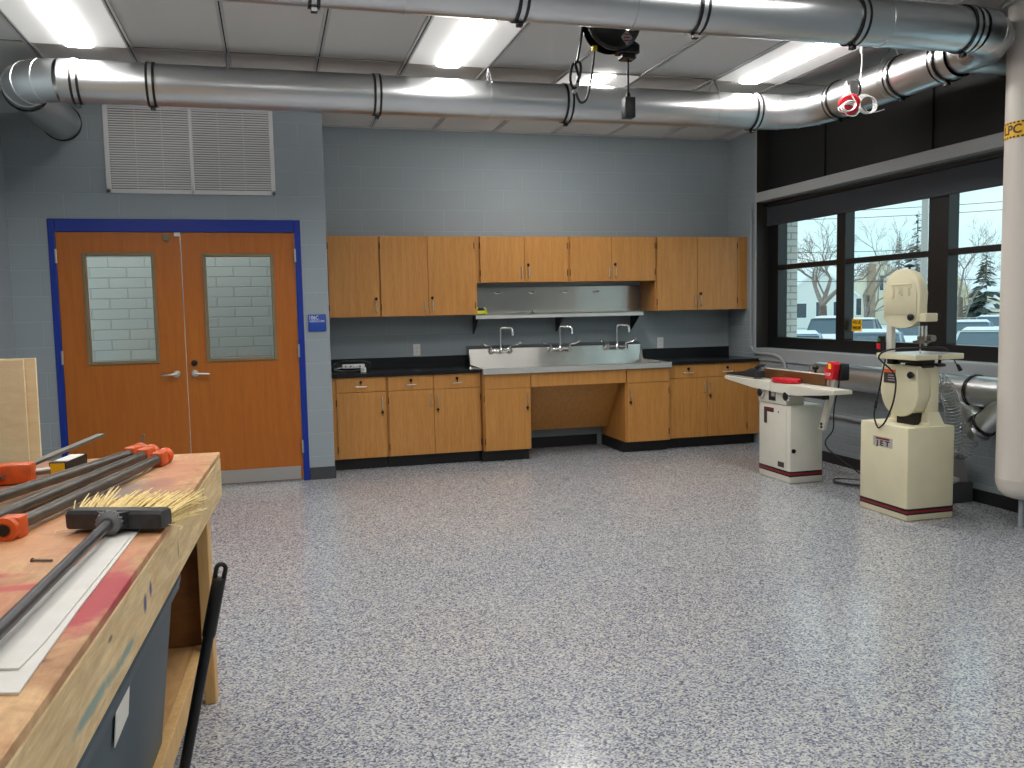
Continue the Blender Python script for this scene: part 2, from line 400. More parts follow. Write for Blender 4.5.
# ------------------------------------------------------------------ setting
H = 3.222; XR = 4.354; YD = -0.91; XL = -2.45; YF = -11.0
struct('floor', box(new(), (-2.7,YF-0.2,-0.1), (4.62,1.1,0)), M['floor'], smooth=0)

def ceil():
    bm = new(); box(bm, (-2.7,YF-0.2,H), (4.62,1.1,H+0.08)); return bm
struct('ceiling', ceil(), M['ceil'], smooth=0)
G0 = 0.52; GY = -2.25; GW = 0.6096; GL = 1.2192
cols = [G0+GW*n for n in range(-5,7)]; rows = [GY+GL*n for n in range(-7,2)]
bm = new(); bs = new()
for x in cols:
    if not XL < x < XR: continue
    for s in (-1,1): box(bm, (x+s*0.0045,YF,H-0.010), (x+s*0.021,0,H))
    box(bs, (x-0.0045,YF,H-0.003), (x+0.0045,0,H))
for y in rows:
    box(bm, (XL,y-0.007,H-0.006), (XR,y+0.007,H)); box(bs, (XL,y-0.010,H-0.002), (XR,y-0.007,H)); box(bs, (XL,y+0.007,H-0.002), (XR,y+0.010,H))
box(bm, (0,-0.02,H-0.012), (XR,0,H)); box(bm, (XR-0.02,-0.58,H-0.012), (XR,0,H)); box(bm, (XL,YD-0.02,H-0.012), (0,YD,H))
tg = struct('trim_1', bm, M['grid'], smooth=0, label='grey ceiling grid bars')
obj('slot', bs, M['dark_slot'], tg, smooth=0)

struct('wall_back', box(new(), (-0.2,0,0), (4.62,0.2,H)), M['paint_block_x'], smooth=0)
DL0, DL1 = -2.115, -0.266
bm = new()
box(bm, (-2.65,YD,0), (DL0-0.05,YD+0.15,H)); box(bm, (DL1+0.05,YD,0), (0,YD+0.15,H)); box(bm, (DL0-0.05,YD,2.236), (DL1+0.05,YD+0.15,H))
struct('wall_entrance', bm, M['paint_block_x'], smooth=0)
struct('wall_return', box(new(), (-0.15,YD+0.15,0), (0,0.0,H)), M['paint_block_y'], smooth=0)
struct('wall_left', box(new(), (-2.65,YF,0), (XL,YD,H)), M['paint_block_y'], smooth=0)
struct('wall_front', box(new(), (-2.65,YF-0.2,0), (4.62,YF,H)), M['paint_block_x'], smooth=0)
struct('wall_corridor', box(new(), (-4.6,0.75,0), (-0.2,0.95,H)), M['corridor_block'], smooth=0)
struct('wall_corridor_end', box(new(), (-4.6,YD+0.15,0), (-4.4,0.75,H)), M['paint_block_y'], smooth=0)
WY0, WY1 = -0.575, -5.62
bm = new()
box(bm, (XR,WY0,0), (XR+0.2,0.0,H)); box(bm, (XR,YF,0), (XR+0.2,WY1,H)); box(bm, (XR,WY1,0), (XR+0.2,WY0,0.87))
struct('wall_right', bm, M['paint_brick_y'], smooth=0)
# window surround
struct('trim_2', box(new(), (XR-0.022,WY1,0.872), (XR+0.2,WY0,0.998), 0.004), M['sill'], label='grey window sill band')
struct('trim_3', box(new(), (XR-0.012,WY1,2.482), (XR+0.10,WY0,2.578), 0.004), M['rail_grey'], label='light grey rail above the roller shade')
bm = new()
box(bm, (XR+0.11,WY1,2.578), (XR+0.15,WY0,H))
for y in (-1.55,-2.9,-4.25): box(bm, (XR+0.095,y-0.02,2.578), (XR+0.11,y+0.02,H))
struct('wall_transom', bm, M['black_panel'], smooth=0, label='black panels above the window rail')
struct('trim_4', box(new(), (XR,WY0-0.004,0.998), (XR+0.2,WY0+0.0,H)), M['bronze_reveal'], label='dark bronze window reveal')
bm = new(); box(bm, (XR-0.006,WY0,0.998), (XR+0.004,WY0+0.022,H), 0.002)
struct('trim_5', bm, M['rail_grey'], label='grey corner bead at the window edge')
# window
win = sroot('window_1', (XR+0.16,-3.1,0.998), 'black framed ribbon window')
FX0, FX1 = XR+0.135, XR+0.235
bm = new()
box(bm, (FX0,-0.76,0.998), (FX1,WY0-0.004,2.52)); box(bm, (FX0,WY1,0.998), (FX1,-0.76,1.11)); box(bm, (FX0,WY1,2.44), (FX1,-0.76,2.52)); box(bm, (FX0,WY1,1.11), (FX1,-5.46,2.44))
obj('frame', bm, M['black_frame'], win, smooth=0)
mull = [(-1.832,-1.706),(-3.066,-2.855),(-4.23,-4.1)]
for a, b in mull: obj('mullion', box(new(), (FX0,a,1.11), (FX1,b,2.44), 0.004), M['black_frame'], win)
bays = [(-1.706,-0.76),(-2.855,-1.832),(-4.1,-3.066),(-5.46,-4.23)]
panes = []
for a, b in bays:
    obj('transom_bar', box(new(), (FX0+0.005,a,1.79), (FX1-0.02,b,1.838), 0.004), M['black_frame'], win)
    for z0, z1 in ((1.11,1.79),(1.838,2.44)):
        panes.append(obj('pane', box(new(), (FX1-0.03,a,z0), (FX1-0.024,b,z1)), M['glass'], win, smooth=0))
stk = obj('rescue_sticker', box(new(), (FX1-0.034,-1.985,1.188), (FX1-0.031,-1.852,1.298)), M['tape'], win, smooth=0, label='yellow rescue window sticker')
for s, z in (('RESCUE',1.268),('WINDOW',1.217)):
    text(s, 0.045, M['tape_text'], stk, (FX1-0.0355,-1.9185,z), (0,-1,0), (0,0,1), width=0.11)
# roller shade
sh = thing('roller_shade', 'charcoal fabric roller shade pulled part way down over the window', 'window shade', (XR+0.115,-3.1,2.24))
obj('fabric', box(new(), (XR+0.112,WY1+0.02,2.256), (XR+0.117,WY0-0.01,2.48)), M['shade'], sh, smooth=0)
obj('hem_bar', box(new(), (XR+0.107,WY1+0.02,2.238), (XR+0.122,WY0-0.01,2.258), 0.004), M['shade'], sh)
obj('roller_tube', cyl(new(), (XR+0.108,WY1+0.02,2.455), (XR+0.108,WY0-0.01,2.455), 0.024), M['black_frame'], sh)

# baseboards
struct('baseboard_right', box(new(), (XR-0.012,YF,0), (XR,-0.70,0.095), 0.004), M['black_base'])
struct('baseboard_entrance', box(new(), (DL1+0.052,YD-0.010,0), (0.008,YD,0.108), 0.003), M['base_rubber'])
struct('baseboard_entrance_left', box(new(), (XL,YD-0.010,0), (DL0-0.052,YD,0.108), 0.003), M['base_rubber'])
struct('baseboard_left', box(new(), (XL,YF,0), (XL+0.010,YD-0.012,0.108), 0.003), M['base_rubber'])
struct('baseboard_back', box(new(), (1.90,-0.010,0), (2.80,0,0.11), 0.003), M['black_base'])

# door frame and two leaves
bm = new()
for x0, x1 in ((DL0-0.05,DL0),(DL1,DL1+0.05)): box(bm, (x0,YD-0.012,0), (x1,YD+0.16,2.236), 0.004)
box(bm, (DL0,YD-0.012,2.134), (DL1,YD+0.16,2.236), 0.004)
struct('trim_6', bm, M['blue'], label='blue double door frame')
mid = (DL0+DL1)/2 + 0.010
def door(n, x0, x1, lite, hinge_x, hand):
    d = sroot('door_%d' % n, ((x0+x1)/2, YD+0.025, 0.012), 'orange wooden door leaf, %s of the pair, with tall glazed light' % ('left' if n == 1 else 'right'))
    la, lb, lz0, lz1 = lite; y0, y1 = YD+0.004, YD+0.048
    bm = new()
    for a, b, c, e in ((x0,la,0.012,2.131),(lb,x1,0.012,2.131),(la,lb,0.012,lz0),(la,lb,lz1,2.131)): box(bm, (a,y0,c), (b,y1,e))
    bmesh.ops.remove_doubles(bm, verts=bm.verts[:], dist=1e-5)
    obj('leaf', bm, M['door'], d, smooth=0)
    bm = new(); f = 0.028
    for a, b, c, e in ((la-f,la,lz0-f,lz1+f),(lb,lb+f,lz0-f,lz1+f),(la,lb,lz0-f,lz0),(la,lb,lz1,lz1+f)): box(bm, (a,y0-0.012,c), (b,y0+0.01,e), 0.004)
    obj('vision_frame', bm, M['lite_frame'], d)
    obj('pane', box(new(), (la,y0+0.018,lz0), (lb,y0+0.024,lz1)), M['door_glass'], d, smooth=0)
    for z in (0.30,1.13,1.94): obj('hinge', cyl(new(), (hinge_x,YD-0.016,z-0.055), (hinge_x,YD-0.016,z+0.055), 0.009), M['brushed'], d)
    hx = -1.262 if hand < 0 else -1.118
    hd = obj('handle', lathe(new(), [(0.030,0),(0.032,0.006),(0.026,0.014),(0.013,0.016),(0.012,0.050),(0.0,0.052)], (hx,y0,0.965), (0,-1,0), 24), M['brushed'], d)
    pts = spline([(hx,y0-0.045,0.965),(hx+hand*0.03,y0-0.050,0.966),(hx+hand*0.08,y0-0.046,0.962),(hx+hand*0.118,y0-0.036,0.957)], 5)
    obj('lever', tube(new(), pts, [0.010]*(len(pts)-4)+[0.0095,0.009,0.008,0.006], 10), M['brushed'], hd)
    a, b = (x0+0.03, x1-0.012) if n == 1 else (x0+0.012, x1-0.03)
    obj('kick_plate', box(new(), (x0+0.02,y0-0.003,0.016), (x1-0.02,y0,0.128), 0.001), M['brushed'], d)
    if n == 1:
        obj('round_magnet', lathe(new(), [(0.030,0),(0.030,0.018),(0.026,0.022),(0,0.022)], (-1.288,y0,2.087), (0,-1,0), 24), M['lite_frame'], d, label='round metal disc near the top edge')
    else:
        obj('deadbolt', lathe(new(), [(0.026,0),(0.024,0.012),(0.012,0.014),(0,0.014)], (-1.118,y0,1.052), (0,-1,0), 20), M['gloss_black'], d)
        obj('astragal', box(new(), (x0-0.007,y0-0.001,0.02), (x0-0.0025,y0+0.012,2.12)), M['chrome'], d)
        obj('top_latch', box(new(), (x0-0.05,y0-0.006,2.10), (x0-0.005,y0,2.131), 0.002), M['brushed'], d)
    return d
door(1, DL0+0.004, mid-0.004, (-1.902,-1.413,1.088,1.940), DL0+0.002, -1)
door(2, mid+0.004, DL1-0.004, (-0.990,-0.474,1.085,1.930), DL1-0.002, 1)

# return-air grille
gr = thing('air_grille', 'white double louvred air return grille on the wall above the double doors', 'air grille', (-1.058,YD,2.442))
gx0, gx1, gz0, gz1 = -1.713, -0.404, 2.442, 3.160; gm = (gx0+gx1)/2; y0 = YD-0.014
bm = new()
box(bm, (gx0,y0,gz0), (gx0+0.035,YD,gz1), 0.003); box(bm, (gx1-0.035,y0,gz0), (gx1,YD,gz1), 0.003); box(bm, (gx0,y0,gz0), (gx1,YD,gz0+0.035), 0.003); box(bm, (gx0,y0,gz1-0.035), (gx1,YD,gz1), 0.003)
box(bm, (gm-0.014,y0,gz0), (gm+0.014,YD,gz1), 0.003)
obj('frame', bm, M['grille'], gr)
for a, b in ((gx0+0.035,gm-0.014),(gm+0.014,gx1-0.035)):
    bm = new(); n = 34
    for i in range(n):
        z = gz0+0.046+(gz1-gz0-0.092)*i/(n-1)
        prism(bm, [(a,y0+0.0035,z+0.0055),(a,y0+0.0025,z-0.0055),(a,y0+0.0040,z-0.0060),(a,YD-0.002,z+0.0085),(a,YD-0.002,z+0.0100)], (b-a,0,0))
    for f in (0.33,0.66): box(bm, (a+(b-a)*f-0.002,y0+0.004,gz0+0.03), (a+(b-a)*f+0.002,YD-0.003,gz1-0.03))
    obj('louvre_panel', bm, M['grille'], gr, smooth=0)
obj('backing', box(new(), (gx0+0.01,YD-0.0015,gz0+0.01), (gx1-0.01,YD,gz1-0.01)), M['black'], gr, smooth=0)

# door sign
sg = thing('room_sign', 'small blue room sign with white lettering right of the double doors', 'sign', (-0.105,YD,1.29))
obj('plate', box(new(), (-0.180,YD-0.006,1.290), (-0.030,YD,1.435), 0.008, 2), M['signblue'], sg)
text('106C', 0.05, M['white_plastic'], sg, (-0.129,YD-0.0065,1.407), (1,0,0), (0,0,1), width=0.075)
text('AGRICULTURE', 0.024, M['white_plastic'], sg, (-0.106,YD-0.0065,1.377), (1,0,0), (0,0,1), width=0.128)

# ------------------------------------------------------------------ cabinets
def pull_bm(p, vertical=True, L=0.10):
    x, y, z = p; h = L/2; s = 0.026; r = 0.0045
    if vertical: P = [(x,y,z-h),(x,y-s*0.7,z-h),(x,y-s,z-h+0.010),(x,y-s,z+h-0.010),(x,y-s*0.7,z+h),(x,y,z+h)]
    else: P = [(x-h,y,z),(x-h,y-s*0.7,z),(x-h+0.010,y-s,z),(x+h-0.010,y-s,z),(x+h,y-s*0.7,z),(x+h,y,z)]
    return tube(new(), P, r, 8)
def lock(p, parent):
    x, y, z = p
    bm = lathe(new(), [(0.013,0),(0.013,0.010),(0.010,0.014),(0,0.014)], (x,y,z), (0,-1,0), 14)
    box(bm, (x-0.003,y-0.018,z-0.032), (x+0.003,y-0.010,z-0.008), 0.001)
    obj('lock', bm, M['gloss_black'], parent)
GAP = 0.004
def leaf_door(c, x0, x1, yf, z0, z1, hside, hz, locked, lock_dz):
    d = obj('door', box(new(), (x0+GAP/2,yf,z0+GAP/2), (x1-GAP/2,yf+0.020,z1-GAP/2), 0.0015), M['cab'], c)
    hx = x1-0.035 if hside > 0 else x0+0.035
    obj('handle', pull_bm((hx,yf,hz)), M['brushed'], d)
    if locked: lock((hx+(0.0 if lock_dz < 0 else -0.0),yf,hz+lock_dz), d)
    ex = x0+0.001 if hside > 0 else x1-0.001
    for z in (z0+0.09,z1-0.09): obj('hinge', cyl(new(), (ex,yf-0.001,z-0.030), (ex,yf-0.001,z+0.030), 0.0045, n=8), M['hinge'], d)
def drawer(c, x0, x1, yf, z0, z1):
    d = obj('drawer', box(new(), (x0+GAP/2,yf,z0+GAP/2), (x1-GAP/2,yf+0.020,z1-GAP/2), 0.0015), M['cab'], c)
    zc = (z0+z1)/2 - 0.016
    obj('handle', pull_bm(((x0+x1)/2,yf,zc), False), M['brushed'], d); lock(((x0+x1)/2,yf,zc+0.040), d)
CB = 'base cabinets along the back wall'; CU = 'wall cabinets along the back wall'
def base(label, x0, x1, cuts, yf, zt, zb=0.112, draws=True, toe_y=0.10, lockpat=None, filler=None, solid_top=None):
    c = thing('base_cabinet', label, 'cabinet', ((x0+x1)/2,yf/2,0), CB)
    obj('carcass', box(new(), (max(x0,0.003),yf+0.021,zb), (x1,-0.003,zt)), M['cab'], c, smooth=0)
    obj('toe_kick', box(new(), (x0+0.002,yf+toe_y,0), (x1-0.002,-0.02,zb)), M['black_base'], c, smooth=0)
    zd = zt-0.142
    n = len(cuts)-1
    for i in range(n):
        a, b = cuts[i], cuts[i+1]
        if draws: drawer(c, a, b, yf, zd, zt-0.004)
        elif solid_top: obj('top_panel', box(new(), (a+GAP/2,yf,zd+GAP/2), (b-GAP/2,yf+0.020,zt-0.002), 0.0015), M['cab'], c)
        hs = 1 if (n == 2 and i == 0) or (n == 1 and lockpat != 'L') else -1
        leaf_door(c, a, b, yf, zb, zd, hs, zd-0.105, (i == n-1), -0.085)
    if filler: obj('filler_strip', box(new(), (filler[0],yf+0.006,zb), (filler[1],yf+0.021,zt)), M['cab'], c, smooth=0)
    return c
YB = -0.64
base('wooden base cabinet with one drawer, at the far left end of the row', 0.0, 0.508, [0.052,0.500], YB, 0.862, filler=(0.003,0.050))
base('wooden base cabinet with two drawers, left of the steel sink', 0.510, 1.400, [0.522,0.945,1.392], YB, 0.862)
skb = thing('sink_base_cabinet', 'wooden sink base of two single door cupboards flanking an open knee space', 'cabinet', (2.365,-0.35,0), CB)
for x0, x1, c0, c1, hs in ((1.402,1.872,1.414,1.868,1),(2.846,3.326,2.856,3.306,-1)):
    obj('carcass', box(new(), (x0,-0.679,0.112), (x1,-0.003,0.842)), M['cab'], skb, smooth=0)
    obj('toe_kick', box(new(), (x0+0.002,-0.60,0), (x1-0.002,-0.02,0.112)), M['black_base'], skb, smooth=0)
    obj('top_panel', box(new(), (c0+GAP/2,-0.70,0.700+GAP/2), (c1-GAP/2,-0.680,0.840), 0.0015), M['cab'], skb)
    leaf_door(skb, c0, c1, -0.70, 0.112, 0.700, hs, 0.595, True, -0.085)
obj('apron_panel', box(new(), (1.874,-0.70,0.705), (2.844,-0.682,0.842), 0.0015), M['cab'], skb)
obj('knee_panel', prism(new(), [(1.875,-0.60,0.80),(1.875,-0.585,0.80),(1.875,-0.185,0.215),(1.875,-0.20,0.215)], (0.968,0,0)), M['cab'], skb, smooth=0)
base('wooden base cabinet with two drawers, right of the steel sink near the window wall', 3.328, XR-0.002, [3.338,3.758,4.214], YB, 0.862, filler=(4.216,XR-0.002))
def upper(label, x0, x1, cuts, z0, z1, yf=-0.40, filler=None, single=False):
    c = thing('wall_cabinet', label, 'cabinet', ((x0+x1)/2,yf/2,z0), CU)
    obj('carcass', box(new(), (max(x0,0.003),yf+0.021,z0), (x1,-0.003,z1)), M['cab'], c, smooth=0)
    n = len(cuts)-1
    for i in range(n):
        hs = 1 if (n == 2 and i == 0) or n == 1 else -1
        leaf_door(c, cuts[i], cuts[i+1], yf, z0, z1, hs, z0+0.095, i == n-1, 0.075)
    if filler: obj('filler_strip', box(new(), (filler[0],yf+0.006,z0), (filler[1],yf+0.021,z1)), M['cab'], c, smooth=0)
ZU0, ZU1, ZS = 1.400, 2.150, 1.706
upper('tall wooden wall cabinet with a single door, next to the entrance corner', 0.0, 0.508, [0.036,0.503], ZU0, ZU1, filler=(0.003,0.034))
upper('tall wooden wall cabinet with two doors, above the left black worktop', 0.510, 1.440, [0.514,0.964,1.418], ZU0, ZU1)
upper('short wooden wall cabinet, left one over the steel shelf', 1.442, 2.374, [1.472,1.920,2.362], ZS, ZU1)
upper('short wooden wall cabinet, right one over the steel shelf', 2.376, 3.306, [2.388,2.830,3.302], ZS, ZU1)
upper('tall wooden wall cabinet with two doors, beside the window wall', 3.308, XR-0.002, [3.322,3.777,4.238], ZU0, ZU1, filler=(4.240,XR-0.002))

# worktops
def worktop(label, x0, x1):
    t = thing('worktop', label, 'worktop', ((x0+x1)/2,-0.33,0.862))
    obj('slab', box(new(), (x0,-0.665,0.862), (x1,0,0.893), 0.003), M['epoxy_top'], t)
    obj('backsplash', box(new(), (x0,-0.022,0.893), (x1,0,0.995), 0.002), M['epoxy_top'], t)
worktop('black worktop with low backsplash, left of the steel sink', 0.0, 1.400)
worktop('black worktop with low backsplash, right of the steel sink', 3.330, XR-0.001)

# sink
sk = thing('sink_trough', 'long stainless steel sink trough with three faucets under a steel shelf', 'sink', (2.365,-0.36,0.842))
sx0, sx1 = 1.402, 3.326
bm = new()
prism(bm, [(sx0,-0.725,0.842),(sx0,-0.725,0.892),(sx0,-0.715,0.897),(sx0,-0.655,0.893),(sx0,-0.645,0.870),(sx0,-0.645,0.842)], (sx1-sx0,0,0))
obj('front_rim', bm, M['steel_rim'], sk)
bm = new(); box(bm, (sx0,-0.65,0.842), (sx1,-0.12,0.858)); obj('basin', bm, M['stainless'], sk, smooth=0)
bm = new(); prism(bm, [(sx0,-0.16,0.858),(sx0,-0.128,1.055),(sx0,-0.115,1.064),(sx0,-0.02,1.085),(sx0,0,1.085),(sx0,0,0.858)], (3.262-sx0,0,0), 0.004); obj('back_splash', bm, M['stainless'], sk)
box_bm = new(); box(box_bm, (3.262,-0.645,0.858), (sx1,0,0.893), 0.002); obj('drain_board', box_bm, M['steel_rim'], sk)
for x in (sx0,3.250):
    bm = new(); prism(bm, [(x,-0.655,0.858),(x,-0.655,0.894),(x,-0.18,0.905),(x,-0.13,1.05),(x,-0.10,1.05),(x,-0.10,0.858)], (0.012,0,0)); obj('end_cheek', bm, M['stainless'], sk)
# faucets
def faucet(x, label):
    f = thing('sink_faucet', label, 'faucet', (x,-0.14,1.045), 'faucets along the steel sink')
    y, z = -0.165, 1.035
    bm = new(); cyl(bm, (x-0.10,y,z), (x+0.10,y,z), 0.019, n=14)
    for s in (-1,1):
        lathe(bm, [(0.026,0),(0.026,0.006),(0.018,0.010),(0.018,0.045)], (x+s*0.10,-0.128,z), (0,-1,0), 16)
        lathe(bm, [(0.018,-0.024),(0.022,-0.018),(0.022,0.016),(0.014,0.024),(0.014,0.040),(0,0.042)], (x+s*0.10,y,z), (0,0,1), 16)
    lathe(bm, [(0.024,-0.022),(0.026,0.010),(0.018,0.024),(0.014,0.034)], (x,y,z), (0,0,1), 16)
    obj('body', bm, M['chrome'], f)
    pts = [(x,y,z+0.02),(x,y,z+0.205)] + arc((x+0.022,y-0.006,z+0.205), (-0.022,0.006,0), (0,0,0.022), 0, PI/2, 5)[1:] + [(x+0.07,y-0.02,z+0.224)] + arc((x+0.09,y-0.03,z+0.196), (0,0,0.028), (0.024,-0.012,0), 0.0, PI/2, 5) + [(x+0.114,y-0.042,z+0.150)]
    obj('spout', tube(new(), pts, [0.0120]*(len(pts)-2)+[0.0130,0.0160], 12), M['chrome'], f)
    for s in (-1,1):
        hx = x+s*0.10
        P = spline([(hx,y,z+0.040),(hx+s*0.03,y-0.02,z+0.050),(hx+s*0.065,y-0.035,z+0.058),(hx+s*0.10,y-0.045,z+0.082)], 5)
        obj('handle', tube(new(), P, [0.010]*8+[0.012]*(len(P)-10)+[0.015,0.012], 8, sq=0.7), M['chrome'], f)
faucet(1.722, 'leftmost chrome gooseneck faucet on the steel sink')
faucet(2.350, 'middle chrome gooseneck faucet on the steel sink')
faucet(2.975, 'rightmost chrome gooseneck faucet on the steel sink')
# steel shelf
ss = thing('steel_shelf', 'stainless steel wall shelf with upright back panel above the faucets', 'shelf', (2.33,-0.15,1.36))
bm = new(); box(bm, (1.442,-0.30,1.392), (3.215,0,1.400)); box(bm, (1.442,-0.30,1.357), (3.215,-0.292,1.400), 0.002); obj('shelf_board', bm, M['steel_rim'], ss, smooth=0)
obj('back_panel', box(new(), (1.442,-0.012,1.400), (3.295,0,1.672), 0.002), M['stainless'], ss)
for x in (1.475,2.358,3.195):
    obj('bracket', prism(new(), [(x,-0.001,1.205),(x,-0.22,1.357),(x,-0.22,1.390),(x,-0.001,1.390)], (0.014,0,0)), M['gloss_black'], ss, smooth=0)
for x in (1.735,2.10,2.455,2.80):
    bm = new(); lathe(bm, [(0.014,0),(0.012,0.008),(0.006,0.010),(0.006,0.030)], (x,-0.012,1.610), (0,-1,0), 12); tube(bm, [(x-0.030,-0.040,1.622),(x-0.012,-0.043,1.608),(x,-0.044,1.606),(x+0.012,-0.043,1.608),(x+0.030,-0.040,1.622)], 0.006, 8)
    obj('hook', bm, M['chrome'], ss)
# sponge item on shelf
sp = thing('scrub_sponge', 'small yellow green scrubber with dark purple pad on the left end of the steel shelf', 'sponge', (1.515,-0.20,1.400))
obj('sponge_body', box(new(), (1.452,-0.245,1.400), (1.575,-0.165,1.438), 0.012, 2), M['yelgreen'], sp)
bm = new(); tube(bm, [(1.462,-0.205,1.436),(1.472,-0.205,1.458),(1.487,-0.205,1.462)], 0.010, 8); tube(bm, [(1.568,-0.205,1.436),(1.560,-0.205,1.458),(1.545,-0.205,1.462)], 0.010, 8); obj('grip', bm, M['yelgreen'], sp)
obj('pad', box(new(), (1.488,-0.238,1.436), (1.545,-0.172,1.466), 0.010, 2), M['purple'], sp)
bm = new(); lathe(bm, [(0.030,0),(0.034,0.004),(0.010,0.008),(0.005,0.012),(0.005,0.030),(0,0.032)], (2.05,-0.20,1.400), (0,0,1), 18); tag(obj('sink_stopper', bm, M['black']), 'small black sink stopper standing on the steel shelf', 'stopper')
# outlets
for x, z, lb in ((0.900,1.062,'white wall outlet above the left black worktop'),(3.540,1.055,'white wall outlet above the right black worktop')):
    o = thing('wall_outlet', lb, 'outlet', (x,0,z-0.057))
    obj('cover_plate', box(new(), (x-0.036,-0.007,z-0.058), (x+0.036,0,z+0.058), 0.003), M['white_plastic'], o)
    for dz in (-0.020,0.020):
        s = obj('socket', box(new(), (x-0.016,-0.010,z+dz-0.014), (x+0.016,-0.007,z+dz+0.014), 0.003), M['white_plastic'], o)
        bm = new()
        for dx in (-0.006,0.006): box(bm, (x+dx-0.0012,-0.0104,z+dz-0.004), (x+dx+0.0012,-0.010,z+dz+0.006))
        obj('slot', bm, M['black'], s, smooth=0)
# packaged power strip
ps = thing('power_strip', 'white power strip in clear packaging at the left end of the black worktop', 'power strip', (0.22,-0.44,0.893))
obj('strip_body', box(new(), (0.130,-0.475,0.930), (0.335,-0.425,0.968), 0.006, 2), M['white_plastic'], ps)
bm = new()
for x in (0.16,0.205,0.29): box(bm, (x-0.008,-0.4765,0.944), (x+0.008,-0.475,0.956), 0.0005)
obj('outlet_slot', bm, M['label_dark'], ps)
obj('plug', box(new(), (0.292,-0.520,0.895), (0.342,-0.470,0.940), 0.006, 2), M['white_plastic'], ps)
obj('plug_hole', lathe(new(), [(0.006,0),(0.006,0.002)], (0.317,-0.520,0.918), (0,-1,0), 10), M['black'], ps)
bm = new(); bmesh.ops.create_icosphere(bm, subdivisions=3, radius=1.0)
rr = random.Random(3)
for v in bm.verts:
    k = 1+rr.uniform(-0.06,0.06); c = v.co
    sx = abs(c.x)**0.6*(1 if c.x > 0 else -1); sz = abs(c.z)**0.8*(1 if c.z > 0 else -1)
    v.co = Vector((0.222+0.178*sx*k, -0.445+0.085*c.y*k, 0.950+0.052*sz*k))
obj('packaging', bm, M['clear'], ps)
obj('cord', tube(new(), spline([(0.13,-0.45,0.94),(0.08,-0.46,0.93),(0.06,-0.42,0.92),(0.12,-0.40,0.906),(0.22,-0.41,0.904),(0.29,-0.46,0.912)], 6), 0.006, 8), M['label_grey'], ps)

# ------------------------------------------------------------------ ceiling lights
def troffer(loc, label):
    f = thing('ceiling_light', label, 'ceiling light', loc, 'recessed ceiling troffers')
    w, l = GW/2-0.016, GL/2-0.010
    bm = new()
    for s in (-1,1):
        prism(bm, [(s*w,-l,-0.002),(s*w,-l,-0.010),(s*0.088,-l,-0.010),(s*0.088,-l,-0.002)], (0,2*l,0))
    obj('side_lens', bm, M['troffer'], f, local=True, smooth=0)
    bm = new()
    prism(bm, [(-0.086,-l,-0.003),(-0.086,-l,-0.014),(-0.06,-l,-0.024),(0.06,-l,-0.024),(0.086,-l,-0.014),(0.086,-l,-0.003)], (0,2*l,0))
    obj('diffuser', bm, M['lamp_strip'], f, local=True)
    return f
def cell(n, r): return (G0+GW*(n+0.5), GY-GL*(r-0.5), H)
t0 = troffer(cell(-4,1), 'lit recessed ceiling light at the top left corner of the picture')
dup(t0, cell(0,1), 'lit recessed ceiling light in the middle of the ceiling, left of the black cord reel')
dup(t0, cell(4,1), 'lit recessed ceiling light near the window wall, left of the red cord reel')
dup(t0, cell(2,0), 'lit recessed ceiling light behind the hanging black power box')
def area(name, loc, sx, sy, power, col=(1,0.975,0.94), rot=(0,0,0)):
    l = bpy.data.lights.new(name, 'AREA'); l.shape = 'RECTANGLE'; l.size = sx; l.size_y = sy; l.energy = power; l.color = col
    o = bpy.data.objects.new(name, l); COL.objects.link(o); o.location = loc; o.rotation_euler = rot; return o
for i, (n, r) in enumerate([(-2,3),(2,3),(-4,5),(0,5),(4,5),(-2,6.6),(2,6.6)]):
    c = cell(n, r); area('ceiling_lamp_light', (c[0],c[1],H-0.035), 0.9, 1.18, 30 if (n, r) == (-2,3) else 16)
area('corridor_lamp_light', (-1.2,0.05,H-0.1), 1.2, 0.3, 14, (0.96,1,0.97))
area('corridor_lamp_light', (-2.9,0.05,H-0.1), 1.2, 0.3, 6, (0.96,1,0.97))

# ------------------------------------------------------------------ ducts
def band(bm, c, d, r, w=0.012, n=40):
    lathe(bm, [(r,-w/2),(r+0.009,-w/2),(r+0.009,w/2),(r,w/2)], c, d, n)
def clamp(root, c, d, r):
    c = Vector(c); d = Vector(d).normalized()
    bm = new(); band(bm, c-d*0.020, d, r, 0.016); band(bm, c+d*0.020, d, r, 0.016)
    side = Vector((0,0,-1)); box(bm, c+side*(r+0.012)-Vector((0.016,0.016,0.018)), c+side*(r+0.012)+Vector((0.016,0.016,0.012)), 0.003)
    cb = obj('clamp_band', bm, M['gloss_black'], root)
    bm = new(); band(bm, c, d, r-0.001, 0.026); obj('clamp_channel', bm, M['galv'], cb)
def hanger(root, c, d, r):
    c = Vector(c); d = Vector(d).normalized(); bm = new()
    band(bm, c, d, r-0.006, 0.03)
    e = Vector((0,0,1)).cross(d)
    for s in (-1,1):
        a = c + e*s*r*0.72 + Vector((0,0,r*0.70)); top = Vector((c.x,c.y,H-0.004)) + e*s*0.012
        tube(bm, [a, top], 0.0065, 4)
    obj('hanger_strap', bm, M['galv'], root)
def elbow(bm, c, a, b, R, r, t0, t1, gores=4, n=36):
    P = arc(c, Vector(a)*R, Vector(b)*R, t0, t1, gores)
    tube(bm, P, r, n, caps=False)
def seam_rings(bm, c, a, b, R, r, t0, t1, gores=4):
    for i in range(1, gores):
        t = t0+(t1-t0)*i/gores
        P = Vector(c)+Vector(a)*R*math.cos(t)+Vector(b)*R*math.sin(t); d = -Vector(a)*math.sin(t)+Vector(b)*math.cos(t)
        lathe(bm, [(r-0.002,-0.004),(r+0.003,-0.002),(r+0.003,0.002),(r-0.002,0.004)], P, d, 36)
